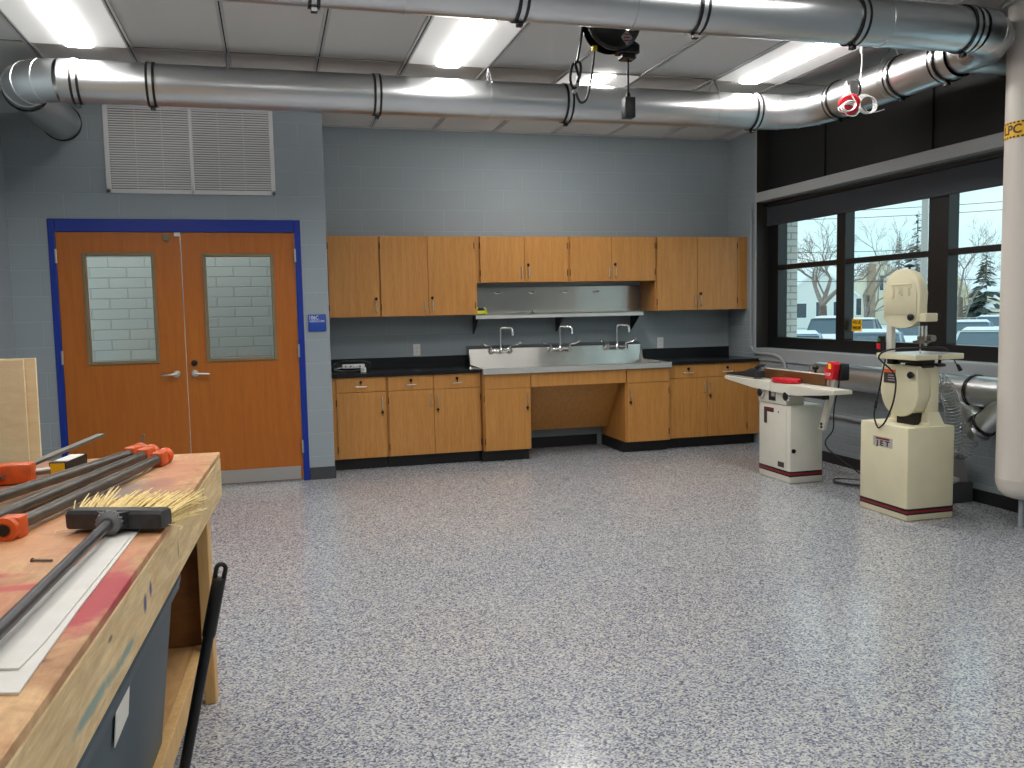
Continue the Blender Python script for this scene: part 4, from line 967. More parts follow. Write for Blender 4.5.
bm = new(); box(bm, (3.64,-3.775,1.165), (3.72,-3.735,1.190), 0.004); cyl(bm, (3.62,-3.745,1.178), (3.76,-3.745,1.178), 0.008, n=10); cyl(bm, (3.735,-3.80,1.20), (3.735,-3.74,1.20), 0.022, n=14); box(bm, (3.66,-3.77,1.190), (3.70,-3.73,1.215), 0.003); obj('blade_guide', bm, M['steel_dark'], b)
obj('blade', box(new(), (3.684,-3.742,0.98), (3.6855,-3.727,1.33)), M['brushed'], b, smooth=0)
# table
bm = new(); box(bm, (3.505,-3.905,1.064), (3.885,-3.525,1.100), 0.004)
tb = obj('table', bm, M['cream'], b)
obj('table_top_face', box(new(), (3.510,-3.900,1.1002), (3.880,-3.530,1.1012)), M['castiron'], tb, smooth=0, label='bare ground iron top surface')
obj('table_slot', box(new(), (3.683,-3.9065,1.066), (3.687,-3.904,1.098)), M['black'], tb, smooth=0)
obj('table_pin', lathe(new(), [(0.008,0),(0.007,0.010),(0,0.012)], (3.700,-3.905,1.085), (0,-1,0), 12), M['brushed'], tb)
bm = new(); box(bm, (3.60,-3.86,1.035), (3.70,-3.62,1.066), 0.006); box(bm, (3.62,-3.84,1.008), (3.72,-3.66,1.038), 0.010); obj('trunnion', bm, M['black'], b)
obj('trunnion_knob', lathe(new(), [(0.010,0),(0.010,-0.03),(0.036,-0.034),(0.040,-0.050),(0.018,-0.056),(0,-0.057)], (3.785,-3.80,1.064), (0,0,1), 20), M['black'], b)
obj('bracket', box(new(), (3.61,-3.56,1.02), (3.68,-3.50,1.066), 0.004), M['black'], b)
# switch on the column
sw = obj('switch_box', box(new(), (3.588,-3.478,1.118), (3.621,-3.432,1.212), 0.005), M['black'], b)
obj('stop_button', box(new(), (3.577,-3.468,1.122), (3.586,-3.432,1.158), 0.002), M['red'], sw)
obj('start_button', box(new(), (3.579,-3.465,1.172), (3.586,-3.435,1.196), 0.002), pm('green_button', rgb(40,120,60), 0.4), sw)
obj('power_cord', tube(new(), spline([(3.60,-3.50,1.05),(3.575,-3.515,1.0),(3.54,-3.52,0.85),(3.515,-3.515,0.73),(3.50,-3.52,0.665),(3.478,-3.58,0.60),(3.472,-3.62,0.60),(3.49,-3.66,0.66),(3.53,-3.68,0.80),(3.545,-3.665,0.95),(3.49,-3.60,1.045),(3.475,-3.59,1.075),(3.50,-3.60,1.108),(3.56,-3.65,1.130),(3.66,-3.78,1.140),(3.76,-3.84,1.138),(3.80,-3.86,1.115)], 8), 0.0058, 8), M['black'], b)
obj('cord_joint', tube(new(), [(3.522,-3.517,0.765),(3.512,-3.516,0.715)], 0.011, 10), M['black'], b)
obj('dust_port', tube(new(), [(3.70,-3.70,0.895),(3.80,-3.73,0.915)], 0.050, 24, caps=False), M['label_dark'], b)
obj('table_cord', tube(new(), spline([(3.84,-3.86,1.064),(3.855,-3.862,1.04),(3.872,-3.866,1.02)], 5), 0.004, 6), M['black'], b)
obj('cord_plug', tube(new(), [(3.868,-3.866,1.025),(3.890,-3.870,0.985)], [0.010,0.014], 10), M['black'], b)

# ------------------------------------------------------------------ workbench
TH = math.radians(-3.03)
BO = Vector((-0.708,-4.961,0)); cT, sT = math.cos(TH), math.sin(TH)
def b2w(x, y, z): return Vector((BO.x+cT*x-sT*y, BO.y+sT*x+cT*y, z))
def w2b(x, y): dx, dy = x-BO.x, y-BO.y; return (cT*dx+sT*dy, -sT*dx+cT*dy)
wb = thing('workbench', 'stained plywood workbench with pine legs and low shelf in the left foreground', 'workbench', BO, rz=TH)
BL, BWD = 2.62, 1.18
M['bench_top'] = stained('stained_bench_top', rgb(166,114,72), rgb(226,184,132), [
    ((-0.18,-1.30,0.9),(0.30,0.36,0.3), rgb(206,130,98), 0.35), ((-0.035,-1.80,0.9),(0.060,0.24,0.3), rgb(172,34,52), 0.95),
    ((-0.30,-1.85,0.9),(0.20,0.22,0.3), rgb(206,122,96), 0.45), ((-0.34,-1.62,0.9),(0.13,0.030,0.3), rgb(182,44,62), 0.8), ((-0.20,-1.72,0.9),(0.12,0.022,0.3), rgb(190,60,66), 0.8),
    ((-0.20,-0.80,0.9),(0.16,0.30,0.3), rgb(112,104,98), 0.75), ((-0.12,-0.62,0.9),(0.05,0.10,0.3), rgb(70,64,60), 0.7), ((-0.06,-2.15,0.9),(0.03,0.012,0.3), rgb(70,48,32), 0.8), ((-0.75,-0.35,0.9),(0.42,0.5,0.3), rgb(150,98,84), 0.8), ((-0.10,-0.45,0.9),(0.09,0.5,0.3), rgb(196,128,100), 0.6),
    ((-0.45,-1.25,0.9),(0.25,0.4,0.3), rgb(206,150,104), 0.7), ((-0.10,-1.55,0.9),(0.08,0.16,0.3), rgb(196,110,78), 0.7)], (3,3,3))
M['apron'] = stained('marked_pine_apron', rgb(214,178,122), rgb(240,214,164), [
    ((0.0,-1.575,0.800),(0.2,0.020,0.022), rgb(28,52,120), 0.9), ((0.0,-1.505,0.812),(0.2,0.014,0.018), rgb(28,52,120), 0.9),
    ((0.03,-1.80,0.765),(0.2,0.12,0.012), rgb(110,150,148), 0.8), ((0.03,-2.05,0.775),(0.2,0.16,0.014), rgb(110,150,148), 0.8),
    ((0.03,-0.55,0.83),(0.2,0.012,0.03), rgb(80,60,40), 0.8), ((0.03,-1.1,0.80),(0.2,0.008,0.03), rgb(80,60,40), 0.8), ((0.03,-1.9,0.84),(0.2,0.02,0.006), rgb(70,50,34), 0.8)], (3,2,14))
bm = new(); box(bm, (-BWD,-BL,0.880), (0,0,0.900), 0.002); obj('benchtop', bm, M['bench_top'], wb, local=True)
bm = new(); box(bm, (-0.0195,-BL,0.722), (0.0,0,0.8795), 0.004); obj('side_apron', bm, M['apron'], wb, local=True)
bm = new(); box(bm, (-BWD,-0.038,0.735), (-0.039,0,0.8795), 0.003); obj('end_apron', bm, M['apron'], wb, local=True)
bm = new(); box(bm, (-BWD,-BL,0.735), (-BWD+0.038,-0.039,0.8795), 0.003); obj('side_apron', bm, M['apron'], wb, local=True)
for lx, ly in ((-0.0205,-0.24),(-0.0205,-2.45),(-1.09,-0.24),(-1.09,-2.45)):
    obj('leg', box(new(), (lx-0.041,ly-0.086,0), (lx,ly,0.8795), 0.003), M['pine'], wb, local=True)
bm = new(); box(bm, (-1.10,-2.52,0.185), (-0.099,-0.245,0.200), 0.002); obj('shelf', bm, M['shelf_ply'], wb, local=True)
bm = new(); box(bm, (-0.064,-2.52,0.112), (-0.098,-0.245,0.202), 0.002); obj('shelf_lip', bm, M['pine'], wb, local=True)
bm = new(); box(bm, (-1.085,-0.238,0.10), (-0.065,-0.222,0.735), 0.002); obj('end_panel', bm, M['brown_ply'], wb, local=True)

# teal bin under the bench
bn = thing('plastic_bin', 'large teal plastic bin with a white paper label on the bench shelf', 'bin', b2w(-0.392,-1.50,0.203), rz=TH)
def rrect(x0, x1, y0, y1, z, r=0.04, n=5):
    P = []
    for cx, cy, a0 in ((x1-r,y1-r,0),(x0+r,y1-r,PI/2),(x0+r,y0+r,PI),(x1-r,y0+r,1.5*PI)):
        for i in range(n+1):
            a = a0+PI/2*i/n; P.append((cx+r*math.cos(a), cy+r*math.sin(a), z))
    return P
zb_ = 0.0; zt_ = 0.478
bm = new()
secs = [rrect(-0.21,0.305,-0.55,0.520,0.0), rrect(-0.26,0.345,-0.62,0.600,zt_-0.03), rrect(-0.26,0.345,-0.62,0.600,zt_), rrect(-0.245,0.330,-0.605,0.585,zt_), rrect(-0.20,0.285,-0.53,0.515,0.02)]
loft(bm, secs); obj('tub', bm, M['teal'], bn, local=True)
bm = new(); loft(bm, [rrect(-0.275,0.362,-0.635,0.615,zt_-0.045,0.05), rrect(-0.28,0.368,-0.64,0.620,zt_-0.01,0.05), rrect(-0.27,0.358,-0.63,0.61,zt_+0.003,0.05), rrect(-0.245,0.330,-0.605,0.585,zt_+0.003), rrect(-0.245,0.330,-0.605,0.585,zt_-0.045)]); obj('rim', bm, M['teal'], bn, local=True)
bm = new()
def fx(z): return 0.3055+0.0395*z/0.448
za, zc = 0.355, 0.440
prism(bm, [(fx(za)+0.001,-0.20,za-0.03),(fx(za)+0.001,-0.06,za-0.02),(fx(zc)+0.001,-0.06,zc-0.02),(fx(zc)+0.001,-0.20,zc-0.03)], (0.002,0,0)); obj('paper_label', bm, M['paper'], bn, local=True, smooth=0)

# black handle leaning at the bench
bh = thing('broom_handle', 'black long-handled tool with hanging hole leaning against the workbench side', 'handle', (-0.80,-6.17,0))
p_top = Vector((-0.648,-6.12,0.762)); p_bot = Vector((-0.815,-6.16,0.004)); dd = (p_top-p_bot).normalized()
obj('pole', tube(new(), [p_bot, p_top-dd*0.20], 0.0150, 14), M['black'], bh)
obj('grip_sleeve', tube(new(), [p_top-dd*0.21, p_top-dd*0.20, p_top-dd*0.048, p_top-dd*0.040], [0.014,0.0185,0.0185,0.015], 16), M['black'], bh)
e = Vector((1,0,0)); e = (e-dd*e.dot(dd)).normalized()
lp = [p_top-dd*0.046-e*0.012, p_top-dd*0.018-e*0.012] + arc(p_top-dd*0.014, -e*0.012, dd*0.012, 0, PI, 8) + [p_top-dd*0.018+e*0.012, p_top-dd*0.046+e*0.012]
obj('hang_loop', tube(new(), lp, 0.0065, 8), M['black'], bh)

# push broom on the bench
pbm = thing('push_broom', 'black push broom with straw coloured bristles lying on the workbench', 'broom', (-0.885,-6.23,0.9))
A = Vector((-1.005,-6.185,0.936)); B = Vector((-0.768,-6.270,0.936)); ax = (B-A).normalized(); fw = Vector((-ax.y,ax.x,0)).normalized()
def bl(p, s, f, z): return p + ax*s + fw*f + Vector((0,0,z))
bm = new(); Lh = (B-A).length
secs = []
for s, k in ((0,0.86),(0.008,1.0),(Lh-0.008,1.0),(Lh,0.86)):
    secs.append([bl(A,s,f*k,z*k) for f, z in ((-0.030,-0.022),(0.026,-0.030),(0.034,-0.020),(0.034,0.014),(0.026,0.022),(-0.022,0.024),(-0.032,0.016))])
loft(bm, secs); obj('head', bm, M['broom_black'], pbm)
c0 = bl(A,Lh*0.48,-0.01,0.004); hd = Vector((-0.955,-7.20,0.935)); hdir = (hd-c0).normalized()
bm = new(); loft(bm, [[bl(A,Lh*0.48+s,f,z) for s, f, z in ((-0.055,-0.005,0.020),(0.055,-0.005,0.020),(0.055,-0.012,-0.018),(-0.055,-0.012,-0.018))],[c0+hdir*0.055+ax*s+Vector((0,0,z)) for s, z in ((-0.022,0.022),(0.022,0.022),(0.022,-0.020),(-0.022,-0.020))]]); obj('socket', bm, M['broom_black'], pbm)
bm = new(); lathe(bm, [(0.024,0.040),(0.029,0.046),(0.029,0.070),(0.024,0.076),(0.018,0.080)], c0, hdir, 18)
for k in range(18):
    a = 2*PI*k/18; u, v = frame_of(hdir); q = c0+hdir*0.058+(u*math.cos(a)+v*math.sin(a))*0.029
    tube(bm, [q-hdir*0.011, q+hdir*0.011], 0.0028, 5)
obj('collar', bm, M['collar_grey'], pbm)
obj('pole', tube(new(), [c0+hdir*0.06, c0+hdir*1.06], 0.0128, 18), M['broom_black'], pbm)
bm = new(); rb = random.Random(11)
for i in range(260):
    s = rb.uniform(0.0, Lh); f0 = rb.uniform(0.020,0.034); z0 = rb.uniform(-0.022,0.012)
    t = s/Lh; ln = rb.uniform(0.105,0.145)
    dirv = (fw*1.0 + ax*((t-0.42)*0.62+rb.uniform(-0.10,0.10)) + Vector((0,0,rb.uniform(-0.02,0.34)))).normalized()
    p0 = bl(A,s,f0,z0); p1 = p0+dirv*ln*0.5+Vector((0,0,0.003)); p2 = p0+dirv*ln
    p2.z = max(p2.z, 0.903); p1.z = max(p1.z, 0.904)
    tube(bm, [p0,p1,p2], [0.0030,0.0026,0.0014], 4)
obj('bristles', bm, M['bristle'], pbm, stuff=True, smooth=0)
bm = new(); tube(bm, spline([bl(A,0.0,0.02,-0.02),bl(A,-0.03,0.06,0.005),bl(A,-0.055,0.11,0.02)], 4), 0.0014, 5); tube(bm, spline([bl(A,-0.002,-0.005,-0.03),bl(A,-0.03,-0.02,-0.030),bl(A,-0.02,-0.045,-0.031)], 4), 0.0012, 5); tube(bm, spline([bl(B,0.0,0.01,-0.02),bl(B,0.03,0.02,-0.028),bl(B,0.034,0.0,-0.030)], 4), 0.0012, 5)
obj('stray_straw', bm, M['bristle'], pbm)
# laminate strips under the broom
def slab_w(P, z0, h): return prism(new(), [(x,y,z0) for x, y in P], (0,0,h))
tag(obj('laminate_strip', slab_w([(-0.920,-7.22),(-0.868,-7.235),(-0.866,-7.12),(-0.860,-6.85),(-0.820,-5.84),(-0.875,-5.86),(-0.925,-6.50)], 0.9005, 0.004), M['strip_white'], smooth=0), 'long white laminate strip lying under the push broom on the workbench', 'strip')
tag(obj('laminate_strip', slab_w([(-0.960,-7.13),(-0.890,-7.145),(-0.878,-7.03),(-0.858,-6.60),(-0.846,-6.33),(-0.900,-6.33),(-0.930,-6.6)], 0.9050, 0.0035), M['strip_white'], smooth=0), 'shorter white laminate strip on top of the longer one beneath the broom pole', 'strip')
bm = new(); tube(bm, [b2w(-0.245,-1.515,0.9035), b2w(-0.200,-1.530,0.9035)], 0.0028, 8); tube(bm, [b2w(-0.247,-1.514,0.9035), b2w(-0.245,-1.515,0.9035)], 0.0055, 8)
tag(obj('steel_screw', bm, M['steel_dark']), 'dark screw lying on the stained bench top left of the broom pole', 'screw')

# pipe clamps
def pipe_clamp(label, p0, p1, r, head=None, foot=None, crank=True):
    p0 = Vector(p0); p1 = Vector(p1); d = (p1-p0).normalized()
    t = thing('pipe_clamp', label, 'clamp', ((p0+p1)/2).to_tuple()[:2]+(0.9,), 'pipe clamps on the workbench')
    bm = new(); tube(bm, [p0, p1], r, 20); obj('bar_pipe', bm, M['pipe_steel'], t)
    s = d.cross(Vector((0,0,1))).normalized(); up_ = s.cross(d)
    def blk(c, l, w, h, bev=0.005):
        bm = new(); box(bm, (-l/2,-w/2,-h/2), (l/2,w/2,h/2), bev, 2)
        for v in bm.verts: v.co = c + d*v.co.x + s*v.co.y + up_*v.co.z
        return bm
    if head is not None:
        c = p1 - d*head
        hd = obj('clamp_head', blk(c, 0.066, 0.046, 0.050, 0.008), M['orange'], t)
        bm = lathe(new(), [(0.024,0),(0.030,0.010),(0.030,0.026),(0.022,0.032)], c+d*0.037, d, 20); obj('head_ring', bm, M['orange'], hd)
        bm = new(); tube(bm, [c+d*0.03+s*0.004, c+d*0.085+s*0.004], 0.008, 10); lathe(bm, [(0.016,0),(0.020,0.006),(0.020,0.020),(0.012,0.026)], c+d*0.072, d, 16); obj('screw', bm, M['steel_dark'], hd)
        if crank: tube_h = tube(new(), [c+d*0.088+up_*0.008-s*0.01, c+d*0.088+up_*0.060+s*0.002], 0.0045, 8); obj('crank_bar', tube_h, M['steel_dark'], hd)
    if foot is not None:
        c = p0 + d*foot
        ft = obj('clamp_foot', blk(c, 0.050, 0.056, 0.056, 0.008), M['orange'], t)
        bm = lathe(new(), [(r+0.004,0),(r+0.013,0.002),(r+0.013,0.020),(r+0.004,0.024)], c-d*0.045, d, 20); obj('foot_ring', bm, M['orange'], ft)
        bm = new(); lathe(bm, [(r*0.8,0),(r*0.8,0.002)], p0-d*0.002, d, 16); obj('pipe_bore', bm, M['black'], ft)
pipe_clamp('dark pipe clamp with orange head, leftmost of the three parallel pipes on the bench', b2w(-0.690,-1.38,0.928), b2w(-0.300,-0.06,0.928), 0.0175, head=0.03)
pipe_clamp('dark pipe clamp, middle of the three parallel pipes on the bench', b2w(-0.530,-1.56,0.928), b2w(-0.248,-0.13,0.928), 0.0175, head=0.02, crank=False)
pipe_clamp('dark pipe clamp with orange foot and head, nearest to the push broom', b2w(-0.372,-1.30,0.928), b2w(-0.178,-0.23,0.928), 0.0175, head=0.03, foot=0.045, crank=False)
# thin slats among pipes
def bar(p0, p1, w, h, roll=0):
    p0 = Vector(p0); p1 = Vector(p1); d = (p1-p0).normalized(); s = d.cross(Vector((0,0,1))).normalized(); u_ = s.cross(d)
    return loft(new(), [[p+s*a*w/2+u_*c*h/2 for a, c in ((-1,-1),(1,-1),(1,1),(-1,1))] for p in (p0,p1)])
tag(obj('wooden_slat', bar(b2w(-0.452,-0.90,0.906), b2w(-0.330,-0.36,0.906), 0.018, 0.010), M['pine'], smooth=0), 'thin pale wooden slat lying between the clamp pipes', 'slat')
tag(obj('wooden_slat', bar(b2w(-0.560,-1.42,0.906), b2w(-0.350,-0.62,0.906), 0.014, 0.010), M['shelf_ply'], smooth=0), 'long thin brown slat lying beside the middle clamp pipe', 'slat')
# left clamp group
bc = thing('bar_clamp', 'orange bar clamp with long steel bar tilted up, back left of bench', 'clamp', b2w(-0.68,-0.40,0.9))
bb = bar(b2w(-0.64,-0.52,0.930), b2w(-0.452,0.06,0.985), 0.030, 0.010); obj('flat_bar', bb, M['steel_dark'], bc, smooth=0)
bm = new(); q = b2w(-0.600,-0.47,0.937); box(bm, q-Vector((0.055,0.035,0.035)), q+Vector((0.055,0.035,0.032)), 0.010, 2); q2 = b2w(-0.70,-0.52,0.930); box(bm, q2-Vector((0.06,0.09,0.028)), q2+Vector((0.05,0.09,0.022)), 0.010, 2); obj('clamp_jaw', bm, M['orange'], bc)
bm = new(); tube(bm, [b2w(-0.555,-0.44,0.93), b2w(-0.515,-0.41,0.93)], 0.012, 12); obj('screw', bm, M['steel_dark'], bc)
bk = thing('bar_clamp', 'second bar clamp with dark flat bar, lying at the left edge of the bench', 'clamp', b2w(-0.72,-0.85,0.9))
obj('flat_bar', bar(b2w(-0.80,-1.25,0.915), b2w(-0.625,-0.72,0.925), 0.030, 0.012), M['steel_dark'], bk, smooth=0)
bm = new(); q = b2w(-0.655,-0.80,0.921); box(bm, q-Vector((0.030,0.030,0.020)), q+Vector((0.03,0.03,0.024)), 0.008, 2); obj('clamp_jaw', bm, M['orange'], bk)
tag(obj('steel_bar', bar(b2w(-0.86,-0.32,0.906), b2w(-0.680,-0.05,0.906), 0.026, 0.010), M['label_dark'], smooth=0), 'short dark flat bar lying flat at the back left corner of the bench', 'bar')
# black box with yellow end
yb = thing('blade_box', 'small black box with white top and yellow end between the clamps', 'box', b2w(-0.53,-0.34,0.9))
p0 = b2w(-0.500,-0.37,0.925); p1 = b2w(-0.474,-0.19,0.925)
obj('box_body', bar(p0, p1, 0.056, 0.048), M['black'], yb, smooth=0)
dv = (p1-p0).normalized()
obj('top_label', bar(p0+dv*0.03+Vector((0,0,0.0245)), p1-dv*0.01+Vector((0,0,0.0245)), 0.050, 0.001), M['paper'], yb, smooth=0)
obj('end_label', bar(p0-dv*0.001, p0+dv*0.001, 0.050, 0.042), M['tape'], yb, smooth=0)
# plywood sheets leaning on the far end of the bench
def sheet(label, x0, x1, yb, yt, zt, th, tilt=0.0):
    bm = new(); prism(bm, [(x0,yb,0.001),(x1,yb,0.001),(x1+tilt,yt,zt),(x0+tilt,yt,zt)], (0,th,0)); return tag(obj('plywood_sheet', bm, M['ply'], smooth=0), label, 'plywood')
sheet('pale plywood sheet standing behind the bench, front one of the two', -2.35, -1.502, -4.56, -4.74, 1.285, 0.018, 0.050)
sheet('pale plywood sheet standing behind the bench, rear one showing a narrow strip', -2.30, -1.464, -4.535, -4.715, 1.290, 0.018, 0.050)

# ------------------------------------------------------------------ outdoors
GZ = -0.90
bm = new(); nx, ny = 24, 24
vs = [[bm.verts.new((4.9+i*(110/nx), -30+k*(140/ny), GZ+(0 if i == 0 else random.uniform(-0.05,0.06)))) for k in range(ny+1)] for i in range(nx+1)]
for i in range(nx):
    for k in range(ny): bm.faces.new((vs[i][k],vs[i+1][k],vs[i+1][k+1],vs[i][k+1]))
struct('floor_outside', bm, M['snow_ground'], label='snow covered ground outside')
struct('wall_outside_pier', box(new(), (4.632,-0.70,GZ), (4.752,0.6,H+0.4)), M['white_brick'], smooth=0, label='white painted brick pier outside the window')

def tree(label, loc, h, seed, spread=0.55, r0=0.18, depth=6, mat='bark_far', group='bare trees outside'):
    R_ = random.Random(seed); bm = new()
    def grow(p, d, ln, r, lev):
        n = 3; P = [p]; rs = [r]; q = p.copy(); dd = d.copy()
        for i in range(n):
            dd = (dd+Vector((R_.uniform(-1,1),R_.uniform(-1,1),R_.uniform(-0.3,0.7)))*0.14).normalized(); q = q+dd*ln/n; P.append(q.copy()); rs.append(r*(1-0.35*(i+1)/n))
        tube(bm, P, rs, 5 if lev < 2 else 3, caps=False)
        if lev >= depth: return
        for k in range(3):
            s = R_.choice(P[1:]) if k else q
            a = R_.uniform(0,2*PI); u, v = frame_of(dd)
            nd = (dd*1.0+(u*math.cos(a)+v*math.sin(a))*R_.uniform(0.5,1.0)*spread*1.6+Vector((0,0,0.12))).normalized()
            grow(s, nd, ln*R_.uniform(0.58,0.80), max(0.008,r*0.50), lev+1)
    t = thing('bare_tree', label, 'tree', loc, group)
    L0 = Vector(loc)
    grow(L0, Vector((0,0,1)), h*0.30, r0, 0)
    obj('branches', bm, M[mat], t)
    bm = new(); lathe(bm, [(r0*1.25,0),(r0,0.5),(r0*0.7,h*0.29)], loc, (0,0,1), 9); obj('trunk', bm, M['bark'], t)
tree('bare brown tree before the white house, in the leftmost window', (23.9,26.2,GZ), 7.6, 5, 0.75, 0.24)
tree('bare tree with thin branches left of the cream house gable', (36.5,39.5,GZ), 9.5, 12, 0.65, 0.20)
tree('bare leafless tree right of the bandsaw, in the rightmost window', (37.8,33.0,GZ), 8.6, 23, 0.6, 0.14)
def conifer(label, loc, h, r, seed):
    R_ = random.Random(seed); t = thing('conifer_tree', label, 'tree', loc, 'conifers outside'); bm = new(); bs = new()
    L0 = Vector(loc)
    for i in range(int(h*26)):
        f = R_.uniform(0.06,0.99); a = R_.uniform(0,2*PI); l = r*(1-f)**0.85*R_.uniform(0.7,1.15)+0.06; z = f*h
        p = L0+Vector((0,0,z)); q = p+Vector((math.cos(a)*l,math.sin(a)*l,-l*0.35)); w = l*0.26
        sdv = Vector((-math.sin(a),math.cos(a),0))*w
        m_ = p.lerp(q,0.6)
        bb_ = bm if R_.random() < 0.66 else bs
        A_ = [bb_.verts.new(x) for x in (p, m_+sdv, q, m_-sdv)]; T_ = bb_.verts.new(m_+Vector((0,0,0.14*l+0.02)))
        for k in range(4): bb_.faces.new((A_[k],A_[(k+1)%4],T_))
        bb_.faces.new(A_[::-1])
    obj('needles', bm, M['conifer'], t); obj('snow_load', bs, M['snow'], t)
    bm = new(); lathe(bm, [(0.16,0),(0.10,h*0.5),(0.02,h*0.96)], loc, (0,0,1), 8); obj('trunk', bm, M['bark'], t)
conifer('distant small conifer spire beyond the roofs in the middle window', (75.0,83.7,GZ), 11.2, 1.6, 1)
conifer('tall dark conifer beside the street pole in the middle window', (42.7,42.4,GZ), 8.6, 1.8, 2)
conifer('snowy conifer behind the beige house in the rightmost window', (51.5,45.5,GZ), 6.4, 2.1, 3)
def house(label, o, rz, w, d, he, hr, wall, wins, along=False, chim=None):
    t = thing('house', label, 'house', (o[0],o[1],GZ), None, rz)
    bm = new()
    if along: prism(bm, [(0,0,0),(0,d,0),(0,d,he),(0,d/2,hr),(0,0,he)], (w,0,0))
    else: prism(bm, [(0,0,0),(w,0,0),(w,0,he),(w/2,0,hr),(0,0,he)], (0,d,0))
    obj('wall', bm, M[wall], t, local=True, smooth=0)
    bm = new(); e_ = 0.3; th = 0.16
    if along:
        for s in (0,1):
            y_e = -e_ if s == 0 else d+e_; ze = he-e_*(hr-he)/(d/2)
            prism(bm, [(-e_,y_e,ze+0.02),(-e_,d/2,hr+0.02),(-e_,d/2,hr+th+0.1),(-e_,y_e,ze+th+0.04)], (w+2*e_,0,0))
    else:
        for s in (0,1):
            x_e = -e_ if s == 0 else w+e_; ze = he-e_*(hr-he)/(w/2)
            prism(bm, [(x_e,-e_,ze+0.02),(w/2,-e_,hr+0.02),(w/2,-e_,hr+th+0.1),(x_e,-e_,ze+th+0.04)], (0,d+2*e_,0))
    obj('snowy_roof', bm, M['snow'], t, local=True, smooth=0)
    for x, z, ww, hh in wins:
        f = obj('window', box(new(), (x-0.08,-0.05,z-0.08), (x+ww+0.08,0,z+hh+0.08)), M['snow'], t, local=True, smooth=0)
        obj('pane', box(new(), (x,-0.07,z), (x+ww,-0.04,z+hh)), M['pane_dark'], f, local=True, smooth=0)
    if chim:
        x, w2, z0, z1 = chim; obj('chimney', box(new(), (x,-0.35,z0), (x+w2,0.35,z1)), M['chimney'], t, local=True, smooth=0)
house('white house with snowy gable roof behind the bare tree in the left window', (45.0,62.3), -0.28, 6.6, 7, 3.0, 5.4, 'house_white', [(1.2,1.0,0.9,1.3),(3.0,1.0,0.8,1.4),(4.6,1.0,0.8,1.4)])
house('cream house with steep gable and tan chimney in the middle window', (57.0,69.3), -0.28, 6.4, 8, 4.1, 6.9, 'house_cream', [(0.9,1.0,0.5,1.7),(3.3,3.5,0.35,1.5),(4.5,1.0,0.6,1.7)], chim=(2.0,0.75,0,6.2))
house('beige bungalow with wide snowy roof in the rightmost window', (61.6,57.4), -0.28, 12.0, 8, 3.2, 5.7, 'house_beige', [(7.0,1.2,1.2,1.2)], along=True)
house('small cream garage with snowy roof left of the beige bungalow', (57.2,59.4), -0.28, 3.6, 5, 2.0, 3.2, 'house_cream', [(2.0,0.5,0.8,1.2)])
pl = thing('utility_pole', 'pale utility pole outside behind the bandsaw', 'pole', (21.4,16.9,GZ))
obj('shaft', cyl(new(), (21.4,16.9,GZ), (21.4,16.9,7.5), 0.13, 0.10, 12), M['label_grey'], pl)
obj('cross_arm', box(new(), (20.9,16.3,6.9), (21.9,17.5,7.05)), M['bark'], pl, smooth=0)
for k, (z, lb) in enumerate(((5.05,'highest overhead wire crossing the windows outside'),(4.75,'overhead wire just under the highest one outside'),(3.55,'middle overhead wire crossing the windows outside'),(2.35,'lowest overhead wire crossing the windows outside'))):
    P = [(16+i*2.2, 29-i*2.4, z-0.5*math.sin(PI*i/9)+(0.5 if k < 2 else 0.35)) for i in range(10)]
    tag(obj('overhead_wire', tube(new(), P, 0.012, 5), M['label_dark']), lb, 'wire', 'overhead wires outside')
fc = thing('chain_link_fence', 'low chain-link fence in front of the beige bungalow', 'fence', (40,28,GZ))
fa = Vector((36.5,33.0,GZ)); fb = Vector((46,26.5,GZ))
for i in range(7):
    q = fa.lerp(fb, i/6); obj('post', cyl(new(), q, q+Vector((0,0,1.35)), 0.04, n=8), M['label_grey'], fc)
bm = new(); tube(bm, [fa+Vector((0,0,1.33)), fb+Vector((0,0,1.33))], 0.03, 6)
for i in range(60):
    q = fa.lerp(fb, i/60); tube(bm, [q+Vector((0,0,0.05)), q+(fb-fa)/24+Vector((0,0,1.3))], 0.006, 3); tube(bm, [q+(fb-fa)/24+Vector((0,0,0.05)), q+Vector((0,0,1.3))], 0.006, 3)
obj('mesh', bm, M['label_grey'], fc)

